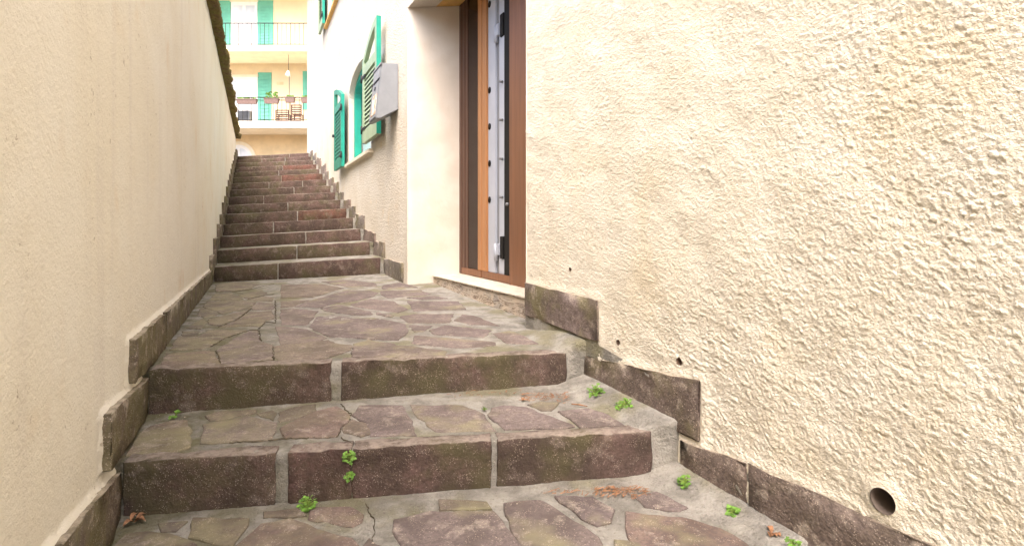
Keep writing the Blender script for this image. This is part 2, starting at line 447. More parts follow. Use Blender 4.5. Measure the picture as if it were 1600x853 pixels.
def riser_stone(parent, A, B, zAt, zBt, zAb, zBb, depth=.05, proud=.006, color=(1, 1, 1), n=None, mat_=None, rnd=.004, jit=.0022):
    """A,B plan points (X,d) of the front line"""
    A = Vector((A[0], A[1], 0)); B = Vector((B[0], B[1], 0)); u = (B - A).normalized(); nb = Vector((-u.y, u.x, 0))
    f = -nb * proud; g = nb * depth
    ln = (B - A).length
    n = n or (max(3, int(ln / .03)), 2, 6)
    c = [A + f + Vector((0, 0, zAb)), B + f + Vector((0, 0, zBb)), A + g + Vector((0, 0, zAb)), B + g + Vector((0, 0, zBb)),
         A + f + Vector((0, 0, zAt)), B + f + Vector((0, 0, zBt)), A + g + Vector((0, 0, zAt)), B + g + Vector((0, 0, zBt))]
    return lattice('riser_stone', c, n, rnd, jit, mat_ or M_riser, parent, color, None, .005, 17.0)
def px_on_line(x, A, B):                               # plan point of photo column x on the line A-B
    k_ = (x - CX) / F; dx, dd = B[0] - A[0], B[1] - A[1]
    t = (k_ * A[1] - A[0]) / (dx - k_ * dd); return (A[0] + dx * t, A[1] + dd * t)
tints = [(1.0, .96, .95), (1.1, .98, .95), (.92, .93, .88), (1.05, .92, .9), (.95, .95, .85), (1.0, 1.0, 1.0)]
L1 = ((XL(R1L), R1L), (XR(R1R), R1R)); L2 = ((XL(R2L), R2L), (XR(R2R), R2R)); L3 = ((XL(R3L), R3L), (XR(R3R), R3R))
def row(parent, Ln, cuts, surf, surf_below, cols):
    for (x0, x1), cl in zip(cuts, cols):
        a, b = px_on_line(x0, *Ln), px_on_line(x1, *Ln)
        riser_stone(parent, a, b, float(surf(*a)) + .003, float(surf(*b)) + .003, float(surf_below(*a)) - .03, float(surf_below(*b)) - .03, .06, .008, cl)
row(landing, L1, [(233, 517), (533, 884)], surf_land, surf_mid, [(1.0, .95, .9), (1.0, .96, .95)])
row(lower, L2, [(193, 431), (451, 549), (550.5, 768), (776, 1017)], surf_mid, surf_low, [(1.0, .96, .94), (1.07, .93, .96), (1.03, .96, .96), (.96, .92, .92)])
row(lower, L3, [(150, 560), (570, 980), (990, 1180)], surf_low, lambda X, d: E - 1.03, [(1, .95, .95)] * 3)

def flag(parent, px, surf, h=.006, color=(1, 1, 1), seed=0, grow=.004):
    r = random.Random(seed * 31 + 5)
    pts = [hit(x, y, surf) for x, y in px]; pts = [Vector((p.x, p.y)) for p in pts]
    area = sum(pts[i].x * pts[(i + 1) % len(pts)].y - pts[(i + 1) % len(pts)].x * pts[i].y for i in range(len(pts)))
    if area < 0: pts.reverse()
    gp = []
    for i in range(len(pts)):
        t = pts[(i + 1) % len(pts)] - pts[i - 1]; t.normalize(); gp.append(pts[i] - Vector((-t.y, t.x)) * grow)
    pts = gp
    ring = []
    for i in range(len(pts)):
        a, b = pts[i], pts[(i + 1) % len(pts)]; ln = (b - a).length; n = max(1, min(7, int(ln / .03)))
        for q in range(n):
            t = q / n; p = a.lerp(b, t); nn = Vector((-(b - a).y, (b - a).x)).normalized()
            ring.append(p + nn * (r.uniform(-.006, .006) if q else 0))
    n = len(ring)
    def inset(rg, w_):
        out = []
        for i in range(n):
            t = (rg[(i + 1) % n] - rg[i - 1]); t.normalize(); out.append(rg[i] + Vector((-t.y, t.x)) * w_)
        return out
    i1 = inset(ring, .003); i2 = inset(ring, .009)
    h = h + r.uniform(-.001, .0022); tilt = (r.uniform(-.009, .009), r.uniform(-.009, .009))
    cx = sum(p.x for p in ring) / n; cy = sum(p.y for p in ring) / n
    bm = bmesh.new()
    def lay(rg, dz): return [bm.verts.new((p.x, p.y, float(surf(p.x, p.y)) + dz + tilt[0] * (p.x - cx) + tilt[1] * (p.y - cy))) for p in rg]
    v0 = lay(ring, -.02); v1 = lay(ring, h - .004); v2 = lay(i1, h - .001); v3 = lay(i2, h)
    for a, b in ((v0, v1), (v1, v2), (v2, v3)):
        for i in range(n): bm.faces.new((a[i], a[(i + 1) % n], b[(i + 1) % n], b[i]))
    f = bm.faces.new(v3); bmesh.ops.triangulate(bm, faces=[f])
    return bm_obj('paving_stone', bm, M_pave, parent, False, color)

OL = (.82, .84, .68); GO = (.97, .95, .80); PK = (1.0, .97, .94); PU = (.92, .90, .90); RD = (1.02, .91, .83); DK = (.72, .71, .68)
land_stones = [
 ([(250,577),(260,552),(325,548),(335,550),(344,569)], (1.0,.92,.76)),
 ([(338.6,548.5),(351.6,539),(373,526),(393,518),(402,518),(406,534),(425,540),(425,562),(348,569)], PK),
 ([(266,547),(280,526.5),(310,527),(326,516.5),(387,516),(353,528),(329,541),(315,546)], GO),
 ([(285,518),(309,519),(309,525),(286,526)], OL), ([(292,513),(317,498.5),(323,504),(313,515)], DK),
 ([(308,493),(316,482),(337,486),(341,491),(318,497)], OL),
 ([(326,507),(326,500),(349,494.5),(389,484.5),(394,481),(369,499),(342,509)], GO),
 ([(342,511.5),(369,502),(389,488.5),(424,486.5),(428,499),(415,501),(405,511),(389,509)], GO),
 ([(318,479.8),(324,472),(369,470.5),(399,472.5),(389,481),(349,491)], GO),
 ([(326,469.5),(338,458.5),(361,458.5),(380,467.5),(369,469.5)], OL),
 ([(338,455.5),(338,444.5),(383,440.5),(405,444),(391,451),(361,455)], GO),
 ([(373.5,461.8),(409,454.5),(417,457.8),(413,461),(385,467)], GO),
 ([(394,479.5),(405,472.5),(425,474.5),(428,481),(425,484),(395,484)], PK),
 ([(386,468.8),(413,463.4),(427,464.4),(425,471),(403,470.5)], GO),
 ([(430.5,558),(429,541),(440,542.5),(487.8,542.5),(513.7,532),(529.7,538.5),(550,540.5),(548,547.5),(507.7,560),(440,567)], GO),
 ([(553,538.5),(575.5,532),(616,538.5),(620,544.5),(635,544.5),(641,541.5),(696,548.5),(696,556),(619,559),(553,560),(551,549)], PK),
 ([(440,539),(431,511.5),(440,511),(479,515),(510,528.5),(485.8,539)], PK),
 ([(483,511.6),(500.5,487),(551.6,497),(583.5,496),(612,501),(633,506.5),(637,519),(622,532),(579.5,530.5),(551.6,527.5),(515,526.5)], PU),
 ([(440,507.5),(439,485),(457.9,483),(496.5,487),(479,509)], PK),
 ([(501,482),(527.7,476.8),(549,482.8),(576.5,486.5),(582,491.8),(551.6,492.6),(506.5,485.2)], PU),
 ([(587,488.8),(615,493.8),(613,495.5),(589,492)], PU),
 ([(547.5,475.6),(579.5,467),(614,470.8),(637,483.6),(622.5,488.5),(579.5,482.8),(555,479.4)], PK),
 ([(461.5,479.4),(490,468.8),(540,455),(579,455),(590,458),(581,463.8),(547,471.8),(527,473.8),(497.8,480.8)], PU),
 ([(439,480.4),(439,471),(471.9,469),(486,469),(457,479)], GO),
 ([(439,466.4),(439,444.4),(499.8,443),(537,450),(487.8,464.8)], GO),
 ([(503,440.6),(535.6,437),(559.5,438.9),(586,442.4),(590,447.4),(543.6,449)], PK),
 ([(597,449.6),(600,445.6),(625,442),(652,449.6),(600,452)], PU),
 ([(595,454.6),(656,453),(674,459.8),(631.3,463.8),(606,465.8),(595,460)], PU),
 ([(637,470.6),(661,471.6),(716,472),(727.5,484),(646.5,486)], PU),
 ([(636,465.6),(677,462.8),(699,466.4),(661,468)], PU),
 ([(626,494.2),(647.5,490.9),(708.5,490.9),(702,504.6),(640,504.6),(627,497)], PK),
 ([(640.5,508.7),(675,509.7),(660,518),(648,518.8)], PU),
 ([(671,517),(694.5,509),(767,516.6),(756,527.4),(680,522.6)], PU),
 ([(709.8,501),(722.5,491),(739.7,493),(780,509),(740,507.6)], PK),
 ([(648,524.6),(672,526.8),(749.7,533),(773.5,535.8),(773.5,539.6),(719.8,544.2),(661,539.4),(643,535.8)], PK),
 ([(771.6,521.8),(795.5,517.8),(815,522.8),(848,538.8),(793,536.6)], PK)]
mid_stones = [
 ([(200,711),(219,681),(237,667),(264.4,659.5),(289,658),(294,670),(294,700),(280,705)], (1.0,.92,.74)),
 ([(319,665.5),(386,652),(430,662.5),(428,675),(424.5,686),(348.8,691.5),(316.5,692.5)], PK),
 ([(323,650.6),(343,645),(399,642.3),(401,644),(341.3,656.5),(331,656.5)], GO),
 ([(404,646.8),(423.8,642.5),(430,646),(428.5,656.5)], OL),
 ([(440,659),(438,645),(461,637.4),(492,633.4),(492,642),(460,655)], OL),
 ([(440.5,669.5),(460,659.5),(497.5,643),(525,636.4),(544,649.2),(544,655.5),(530.5,667),(526.5,681.5),(460,683.2),(449,684)], RD),
 ([(537,671.5),(551,656),(569.5,663),(576,678),(565,681.5),(540,675.5)], GO),
 ([(552.5,648.5),(562,635.3),(627,635.3),(642,658.5),(649,679.5),(581,680.4),(574,661)], PU),
 ([(641,633.6),(722.5,635.2),(741,642),(755,648.8),(773,672.5),(683,673.5),(653,648.8)], PU),
 ([(770,639.2),(786.9,635.4),(820,638),(851,650.5),(896,667.6),(878.8,669.6),(789.5,670.6),(764.5,648)], PU),
 ([(827,633),(845,629.4),(871,630.4),(859,641.4),(848,641.4)], DK),
 ([(874,645),(920,640.2),(950.5,651),(973,664.5),(906,666.8),(892.5,654)], PU)]
low_stones = [
 ([(247,820.5),(290,817),(274,828),(255,829)], PU), ([(301,813),(387,814),(376.5,831.6),(362,853),(340,850),(298.6,839)], (.9,.9,.72)),
 ([(183,853),(196,838.5),(234.7,834.5),(274,841.5),(303,854),(298,885),(190,890)], (.96,.92,.8)),
 ([(370,857),(410,822),(451,814),(493,830.8),(548.5,844.8),(559,857),(553,900),(372,900)], RD),
 ([(414,808),(411,803),(465,797.5),(476,805.5),(452,808)], GO), ([(484,796),(547,794.8),(565,806.5),(562,815.5),(552,821.5),(484,809.5)], RD),
 ([(617,815),(672,802),(771,802),(782,815.5),(796,835.5),(810,853),(812,900),(631,900),(631,853),(617,829.5)], PU),
 ([(685,784.5),(760,787.5),(769,795),(688,795.8)], OL),
 ([(790,789.5),(843.5,784.8),(885,810),(933,841),(939,853),(946,900),(824,900),(817,851),(800,823)], PU),
 ([(870,777.2),(925,779),(957,798),(951,816.5),(933.5,820.5),(912,811)], (.84,.82,.86)),
 ([(979,803),(1066,812),(1125,829.5),(1165,853),(1177,880),(1148,900),(1012,900),(992,853),(981,825)], RD),
 ([(995,778.5),(1025,770.5),(1072,795),(1061,797.2),(1009,791.5)], PU), ([(963,847),(998,853.5),(1008,880),(968,880)], PU),
 ([(565,862),(575,846),(600,860),(618,900),(570,900)], PK)]
for i, (p, cl) in enumerate(land_stones): flag(landing, p, surf_land, .0028, cl, i, .0045)
for i, (p, cl) in enumerate(mid_stones): flag(lower, p, surf_mid, .005, tuple(v * .94 for v in cl), 100 + i, .008)
for i, (p, cl) in enumerate(low_stones): flag(lower, p, surf_low, .006, tuple(v * .84 for v in cl), 200 + i, .008)

M_grit = flat('grit_crumbs', lin(176, 164, 148), .9, .2, .5, 90)
M_soil = flat('crack_soil', lin(92, 84, 70), .95, .1, .3, 60)
def crack(parent, px, surf, w0=.004, h=.0035, seed=0):
    r = random.Random(seed); P_ = [hit(x, y, surf) for x, y in px]; bm = bmesh.new(); prev = None
    pts = []
    for i in range(len(P_) - 1):
        n = max(2, int((P_[i + 1] - P_[i]).length / .012))
        for q in range(n): pts.append(P_[i].lerp(P_[i + 1], q / n) + Vector((r.uniform(-.005, .005), r.uniform(-.005, .005), 0)))
    pts.append(P_[-1])
    for i, p in enumerate(pts):
        t = (pts[min(i + 1, len(pts) - 1)] - pts[max(i - 1, 0)]); t.z = 0; t.normalize(); nn = Vector((-t.y, t.x, 0)); w_ = w0 * .62 * r.uniform(.15, 1.2) * (.25 if i in (0, len(pts) - 1) else 1)
        z = float(surf(p.x, p.y)) + h
        cur = (bm.verts.new((p.x + nn.x * w_, p.y + nn.y * w_, z - .004)), bm.verts.new((p.x, p.y, z)), bm.verts.new((p.x - nn.x * w_, p.y - nn.y * w_, z - .004)))
        if prev: bm.faces.new((prev[0], cur[0], cur[1], prev[1])); bm.faces.new((prev[1], cur[1], cur[2], prev[2]))
        prev = cur
    bm_obj('crack', bm, M_soil, parent)
for i, px in enumerate([[(337, 548), (341, 558), (345, 570)], [(329, 542), (353, 528), (390, 516), (404, 516), (408, 534), (426, 540), (427, 563)], [(404, 514), (416, 503), (430, 505), (431, 490), (430, 470)],
                        [(346, 570), (380, 567), (426, 563)], [(342, 511), (369, 501), (392, 483)], [(362, 457), (392, 452), (412, 447), (428, 444)], [(386, 468), (413, 462), (428, 460)]]):
    crack(landing, px, surf_land, .0055, .0035, i)
crack(lower, [(533, 632), (547, 647), (546, 656), (532, 668), (527, 683)], surf_mid, .004, .005, 21); crack(lower, [(531, 683), (543, 689), (552, 697)], surf_mid, .003, .004, 22)
crack(lower, [(440, 668), (447, 685)], surf_mid, .003, .005, 23); crack(lower, [(316, 694), (349, 693), (425, 688), (446, 686), (527, 683)], surf_mid, .004, .004, 24); crack(lower, [(571, 788), (583, 810), (586, 830), (580, 853), (578, 880)], surf_low, .004, .004, 25)

# ------------------------------------------------------------------ upper stairs
yL = [220 + v / 3.708 for v in (733, 635, 560, 490, 432, 380, 330, 290, 252, 215, 182, 153, 127, 110, 92)]
yR = [220 + v / 3.708 for v in (678, 585, 513, 450, 397, 345, 303, 263, 228, 190, 165, 140, 113, 93, 72)]
nS = 15
dL = [5.22 + .49 * i for i in range(nS + 1)]; dR = [5.45 + .49 * i for i in range(nS + 1)]
zL = [Z(yL[i], dL[i]) * .5 + (E - .385 + .1394 * i) * .5 for i in range(nS)]
zR = [Z(yR[i], dR[i]) * .5 + (E - .306 + .1414 * i) * .5 for i in range(nS)]
XF = lambda d: FF.x0 + FF.sl * d
bm = bmesh.new()
for i in range(nS):
    a0, a1 = dL[i], dL[i + 1] + .03; b0, b1 = dR[i], dR[i + 1] + .03
    zl0 = zL[i - 1] - .05 if i else E - .7; zr0 = zR[i - 1] - .05 if i else E - .7
    n = 14
    top = []; 
    for q in range(n + 1):
        t = q / n
        def pt(dl_, dr_, zl_, zr_, jz=0.0, jd=0.0):
            xl, xr = XL(dl_), XF(dr_) - .06; tt = -.05 + t * 1.15
            return bm.verts.new((xl + (xr - xl) * tt, dl_ + (dr_ - dl_) * tt + jd, zl_ + (zr_ - zl_) * tt + jz))
        top.append((pt(a0, b0, zl0, zr0, 0, rng.uniform(-.003, .003)), pt(a0, b0, zL[i], zR[i], rng.uniform(-.004, .002), rng.uniform(-.003, .003)),
                    pt(a1, b1, zL[i], zR[i], .004)))
    for q in range(n):
        for c_ in range(2): bm.faces.new((top[q][c_], top[q + 1][c_], top[q + 1][c_ + 1], top[q][c_ + 1]))
upper = bm_obj('upper_stairs', bm, M_mortar); tag(upper, kind='structure')
joint = [(490,), (605,), (652,), (470,), (605,), (555,), (420,), (590,), (448, 640), (520,), (505,), (530,), (540,), (410, 545), (575,)]
ends = [(130, 1085), (160, 1025), (180, 965), (190, 920), (200, 885), (210, 860), (222, 828), (230, 800), (235, 778), (238, 763), (240, 745), (250, 727), (255, 712), (260, 697), (262, 690)]
for i in range(nS):
    e0, e1 = ends[i]; cuts = [0] + [(j - e0) / (e1 - e0) for j in joint[i]] + [1]
    A = Vector((XL(dL[i]), dL[i])); B = Vector((XF(dR[i]) - .06, dR[i]))
    zlb = (zL[i - 1] if i else float(surf_land(A.x, A.y))) ; zrb = (zR[i - 1] if i else float(surf_land(B.x, B.y)))
    for q in range(len(cuts) - 1):
        g = .006
        t0 = cuts[q] + (g / 1.7 if q else .004); t1 = cuts[q + 1] - (g / 1.7 if q < len(cuts) - 2 else 0)
        a, b = A.lerp(B, t0), A.lerp(B, t1)
        mo = 1 - .5 * (t0 + t1)
        cl = (1.0 + .06 * (1 - mo), .94, .86 + .08 * (1 - mo))
        if q == len(cuts) - 2 and i in (4, 9, 11): cl = (1.35, .86, .74)
        elif rng.random() < .3: cl = (cl[0] * .9, cl[1] * .9, cl[2] * .92)
        zt = lambda t: zL[i] + (zR[i] - zL[i]) * t; zb = lambda t: zlb + (zrb - zlb) * t - .02
        riser_stone(upper, a, b, zt(t0) + .003, zt(t1) + .003, zb(t0), zb(t1), .035, .008, cl, (7, 1, 2), None, .006, .0022)

# ------------------------------------------------------------------ boundary wall on the left
bw = empty('boundary_wall', (XL(6), 6, 0))
tag(bw, 'tall smooth cream plastered boundary wall with mossy coping beside the steps', 'wall')
dd = np.concatenate([np.linspace(-4, .6, 8)[:-1], np.geomspace(.6, 12.2, 330)]); zz = np.concatenate([np.linspace(-.02, E - .92, 8)[:-1], np.arange(E - .92, E - .30, .0085), np.linspace(E - .295, E + 1.99, 100)])
Dg, Zg = np.meshgrid(dd, zz, indexing='ij')
sl = Dg * FL.l
t = -.024 + .0018 * fbm(sl * 1.1, Zg * .9, 3, 4) + .0028 * fbm(sl * 5, Zg * 4.5, 4, 9) + .0016 * np.abs(fbm(sl * 14, Zg * 5, 3, 21))
wall_top = E + 1.99
nzl = .016 * fbm(Dg * 26, Zg * 26, 3, 84)
for (a_, b_, z0_, z1_) in ((.2, 1.12, -.64, -.655), (1.125, 1.622, -.655, -.728), (1.494, 2.028, -.512, -.562), (1.797, 2.40, -.372, -.383), (2.40, 5.19, -.383, -.40)):
    u_ = np.clip((Dg - a_) / (b_ - a_), 0, 1); zt_ = E + z0_ + (z1_ - z0_) * u_
    ds = np.maximum(Zg - zt_, np.maximum(a_ - Dg, Dg - b_) * FL.l) + nzl
    t = t + np.where(ds > -.03, .012 * (1 - sstep(-.004, .016, ds)), .012)* (ds < .05) * (Zg > zt_ - .16)
t = np.minimum(t, -.014)
V = np.stack([FL.x0 + FL.sl * Dg + FL.n.x * t, Dg + FL.n.y * t, Zg], -1)
grid_mesh('plaster_face', V, M_left, bw, True, flip=True)
bm = bmesh.new(); add_box(bm, -4, 12.2, -.34, -.034, 0, wall_top, fr=FL); bm_obj('wall_core', bm, M_left, bw)
# skirting slabs (d0, d1, bottom, top left, top right)
def skirt(parent, fr, d0, d1, zb0, zb1, zt0, zt1, t0, t1, m, cl, n=None, wob=.004):
    nn = n or (max(3, int((d1 - d0) / .06)), 1, 3)
    c = [fr(d0, t1, zb0), fr(d1, t1, zb1), fr(d0, t0, zb0), fr(d1, t0, zb1), fr(d0, t1, zt0), fr(d1, t1, zt1), fr(d0, t0, zt0), fr(d1, t0, zt1)]
    return lattice('skirting_slab', c, nn, .003, .003, m, parent, cl, None, wob, 11.0)
skirt(bw, FL, .2, 1.12, E - .95, E - .95, E - .64, E - .655, -.05, 0, M_skirt, (.9, .86, .74))
skirt(bw, FL, 1.125, 1.622, E - .90, E - .88, E - .655, E - .728, -.05, 0, M_skirt, (.92, .88, .76))
skirt(bw, FL, 1.494, 2.028, E - .67, E - .70, E - .512, E - .562, -.05, .003, M_skirt, (.9, .88, .70))
skirt(bw, FL, 1.797, 2.40, E - .515, E - .545, E - .372, E - .383, -.05, .004, M_skirt, (.9, .86, .72))
for a, b in ((2.45, 3.35), (3.36, 4.25), (4.255, 5.19)):
    skirt(bw, FL, a, b, E - .56, E - .56, E - .383 - .006 * (a - 2.45), E - .383 - .006 * (b - 2.45), -.05, .002, M_skirt, (.9 + rng.uniform(-.05, .05), .86, .78))
for i in range(nS):
    o = rng.uniform(-.03, .03); top = zL[i] + .135 + rng.uniform(-.02, .02)
    skirt(bw, FL, dL[i] - .16 + o, dL[i] + .33, zL[i] - .1, zL[i] - .01, top, top + rng.uniform(-.015, .01), -.05, .004 + rng.uniform(0, .012), M_skirt, (.92, .86, .78), (4, 1, 3), .008)
d = -.4; i = 0
while d < 12.0:                                        # mossy coping, stone by stone
    ln = rng.uniform(.34, .5); oh = .085 + rng.uniform(-.012, .02); th = rng.uniform(.075, .1)
    zb = E + 1.985 + rng.uniform(-.008, .008)
    c = [FL(d, oh - .02, zb), FL(d + ln, oh - .02, zb), FL(d, -.42, zb + .01), FL(d + ln, -.42, zb + .01),
         FL(d, oh - .02, zb + th), FL(d + ln, oh - .02, zb + th * .9), FL(d, -.42, zb + th + .03), FL(d + ln, -.42, zb + th + .03)]
    lattice('coping_stone', c, (9, 8, 3), .02, .006, M_moss, bw, None, None, .022, 7.0)
    d += ln - .012; i += 1

# ------------------------------------------------------------------ house on the right
house = empty('house', (1.6, 3, 0))
tag(house, 'cream rough stucco house wall with recessed brown door and teal shuttered window', 'house')
HT = E + 5.75
# --- near wall: real relief, with the stone skirting let into it
d0n, d1n = .84, 2.95
sd_ = np.concatenate([np.arange(-1.0, d0n, .008), np.geomspace(d0n + .003, d1n, 680)]); zz = np.concatenate([np.arange(E - 1.1, E - .95, .008), np.arange(E - .945, E + 1.36, .0031), np.arange(E + 1.365, E + 2.4, .008)])
Dg, Zg = np.meshgrid(sd_, zz, indexing='ij'); Sg = Dg * FN.l
rough = .5 + .36 * sstep(-.35, .45, fbm(Sg * 1.3, Zg * 1.3, 3, 51) + .30 * (1.7 - Dg) + .30 * (E - .15 - Zg))
wx = Sg + .006 * fbm(Sg * 40, Zg * 40, 2, 61); wz = Zg + .006 * fbm(Sg * 40 + 9, Zg * 40, 2, 62)
sk = wx * .98 + wz * .2; sk2 = -wx * .2 + wz * .98       # slightly slanting throw of the plaster
n1 = sum(a_ * np.abs(perlin(sk * f_, sk2 * f_ * 1.25, 71 + i_)) for i_, (f_, a_) in enumerate(((46, 1.0), (88, .65), (150, .4))))
n2 = fbm(sk * 30, sk2 * 42, 3, 74, .65)
lump = 1.25 * np.minimum(n1, 1.1) + .7 * sstep(.0, .5, n2) - .6
fine = fbm(sk * 130, sk2 * 170, 2, 72, .7)
pit = sstep(.34, .5, fbm(sk * 48 + 31, sk2 * 60, 2, 75))
big = fbm(Sg * 4.5, Zg * 4.5, 4, 73)
ridge = np.clip(1 - np.abs(fbm(Sg * 2.1 + 3, Zg * 2.1, 3, 77)) * 16, 0, 1) * sstep(.0, .3, fbm(Sg * 1.7 + 4, Zg * 1.7, 2, 78))
trowel = np.clip(perlin(Sg * 2.2 + Zg * 1.2, (Zg - Sg * .35) * 9, 79), -.5, .5) * sstep(.0, .35, fbm(Sg * 1.1 + 7, Zg * 1.1, 2, 80))
tN = rough * (.0027 * lump + .0014 * fine - .0020 * pit) + .007 * big + .0018 * ridge * (.3 + n1) + .004 * trowel - .004
# let the skirting in: the plaster stops raggedly at the slabs
slabs_N = [(2.316, 2.955, -.486, -.476, -.323, -.313), (1.776, 2.407, -.70, -.70, -.515, -.578), (1.604, 1.857, -.86, -.86, -.712, -.735), (1.06, 1.598, -.87, -.87, -.685, -.706), (.3, 1.054, -1.06, -1.0, -.80, -.69)]
slabs_N = [(a, b, E + c_, E + d_, E + e_, E + f_) for a, b, c_, d_, e_, f_ in slabs_N]   # (.., bottom at d1?, top at d0, top at d1)
nz = .012 * fbm(Sg * 22, Zg * 22, 3, 81)
for (a, b, zb0, zb1, zt0, zt1) in slabs_N:
    u = np.clip((Dg - a) / (b - a), 0, 1); zt = zt0 + (zt1 - zt0) * u
    ins = np.minimum(np.minimum((Dg - a) * FN.l, (b - Dg) * FN.l), zt - Zg) + nz     # > 0 inside, below the top
    tN = np.where(ins > -.05, tN + .0035 * sstep(-.05, -.012, ins), tN)
    tN = tN * (1 - sstep(-.006, .004, ins)) - .002 * sstep(-.006, .004, ins)
# low mortar zone under the slabs
hd = d_on(FN, 1380); hz = Z(782, hd); hr = .029
rr = np.hypot((Dg - hd) * FN.l, Zg - hz)
tN = tN * sstep(hr, hr + .03, rr) + .003 * (1 - sstep(hr, hr + .03, rr))
keep = np.ones((Dg.shape[0] - 1, Dg.shape[1] - 1), bool)
def mid4(A): return .25 * (A[:-1, :-1] + A[1:, :-1] + A[1:, 1:] + A[:-1, 1:])
keep &= mid4(rr) > hr
small = [(890, 421, .008), (965, 535, .010), (1060, 565, .013)]
pits = []
for (x, y, r_) in small:
    dq = d_on(FN, x); zq = Z(y, dq); pits.append((dq, zq, r_)); rq = np.hypot((Dg - dq) * FN.l, Zg - zq); keep &= mid4(rq) > r_
# snap the rim of the holes
for (dq, zq, r_) in pits + [(hd, hz, hr)]:
    a_ = (Dg - dq) * FN.l; b_ = Zg - zq; q_ = np.hypot(a_, b_); msk = (q_ < r_ + .004) & (q_ > 1e-6)
    Dg = np.where(msk, dq + a_ / np.maximum(q_, 1e-6) * r_ / FN.l, Dg); Zg = np.where(msk, zq + b_ / np.maximum(q_, 1e-6) * r_, Zg)
V = np.stack([FN.x0 + FN.sl * Dg + FN.n.x * tN, Dg + FN.n.y * tN, Zg], -1)
grid_mesh('stucco_wall', V, M_stucco, house, True, keep)
def pipe(name, dq, zq, r_, depth, m):
    bm = bmesh.new(); n = 24; rings = []
    for tt, rad in ((-.002, r_ + .002), (-.003, r_ - .001), (-depth, r_ - .003)):
        rings.append([bm.verts.new(FN(dq + math.cos(2 * math.pi * q / n) * rad / FN.l, tt, zq + math.sin(2 * math.pi * q / n) * rad)) for q in range(n)])
    for i in range(2):
        for q in range(n): bm.faces.new((rings[i][q], rings[i][(q + 1) % n], rings[i + 1][(q + 1) % n], rings[i + 1][q]))
    bm.faces.new(rings[2]); return bm_obj(name, bm, m, house, True)
pipe('drain_pipe', hd, hz, hr, .5, M_pvc)
for dq, zq, r_ in pits: pipe('weep_hole', dq, zq, r_, .05, M_rust)
for i, (a, b, zb0, zb1, zt0, zt1) in enumerate(slabs_N):
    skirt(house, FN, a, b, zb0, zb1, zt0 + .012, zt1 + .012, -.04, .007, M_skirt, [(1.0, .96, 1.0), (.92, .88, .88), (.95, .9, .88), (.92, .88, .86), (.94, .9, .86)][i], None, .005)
# flush mortar between and below the slabs
g = []
dm = np.linspace(-.9, 2.95, 230); hm = np.linspace(0, 1, 40)
Dm, Hm = np.meshgrid(dm, hm, indexing='ij')
ztop = np.interp(Dm, [-.9, .84, 1.6, 1.86, 1.9, 2.32, 2.40, 2.95], [E - 1.15, E - .72, E - .72, E - .735, E - .56, E - .50, E - .33, E - .33])
Zm = (E - 1.3) * (1 - Hm) + ztop * Hm
tm = .001 + .006 * fbm(Dm * 12, Zm * 12, 4, 33)
grid_mesh('mortar_backing', np.stack([FN.x0 + FN.sl * Dm + FN.n.x * tm, Dm + FN.n.y * tm, Zm], -1), M_mortar, house, True)
# rest of the near wall: behind the camera and higher up
bm = bmesh.new()
for (a, b, z0, z1) in ((-3, -.995, 0, HT), (-.995, d1n, E + 2.39, HT)): add_box(bm, a, b, -.28, -.004, z0, z1, fr=FN)
bm_obj('upper_wall', bm, M_stucco, house)
# --- niche: corner, jamb, soffit
dc = d_on(FF, 637)
CR = FF(dc, 0, 0); inw = -FF.n
k_ = (718 - CX) / F; tj = (k_ * CR.y - CR.x) / (inw.x - k_ * inw.y)
D0 = CR + inw * tj
u_d = Vector((-.47, 1, 0)).normalized(); n_d = Vector((-u_d.y, u_d.x, 0)); w_d = -u_d
def FD(p, t, z): return D0 + w_d * p + n_d * t + Vector((0, 0, z))
zso, zsi = E + 1.895, E + 1.992
nj = 26; V = np.zeros((nj, 70, 3))
for i in range(nj):
    a = i / (nj - 1); pz = zso + (zsi - zso) * a
    for j in range(70):
        b = j / 69; q = CR + inw * tj * a
        o = .004 * float(fbm(np.array(a * 3.0), np.array(b * 14.0), 3, 91)); lip = .012 * (1 - min(1, a * 9)) ** 2 - .006
        V[i, j] = (q.x + FF.u.x * (o + lip), q.y + FF.u.y * (o + lip), (E - .56) * (1 - b) + pz * b)
grid_mesh('door_jamb', V, M_jamb, house, True)
mesh('niche_soffit', [CR + Vector((0, 0, zso)), D0 + Vector((0, 0, zsi)), FD(1.75, 0, zsi), FN(2.95, 0, zso)], [(0, 1, 2, 3)], M_sill2, house)
mesh('near_jamb', [FN(2.95, 0, 0), FN(2.95, -.55, 0), FN(2.95, -.55, HT), FN(2.95, 0, HT)], [(0, 1, 2, 3)], M_jamb, house)
bm = bmesh.new(); a, b = FN(2.95, -.001, 0), CR - FF.n * .001
add_box8(bm, [a + Vector((0, 0, zso)), b + Vector((0, 0, zso)), a - FN.n * .25 + Vector((0, 0, zso + .05)), b - FF.n * .25 + Vector((0, 0, zso + .05)),
              a + Vector((0, 0, HT)), b + Vector((0, 0, HT)), a - FN.n * .25 + Vector((0, 0, HT)), b - FF.n * .25 + Vector((0, 0, HT))])
bm_obj('lintel_wall', bm, M_house, house)
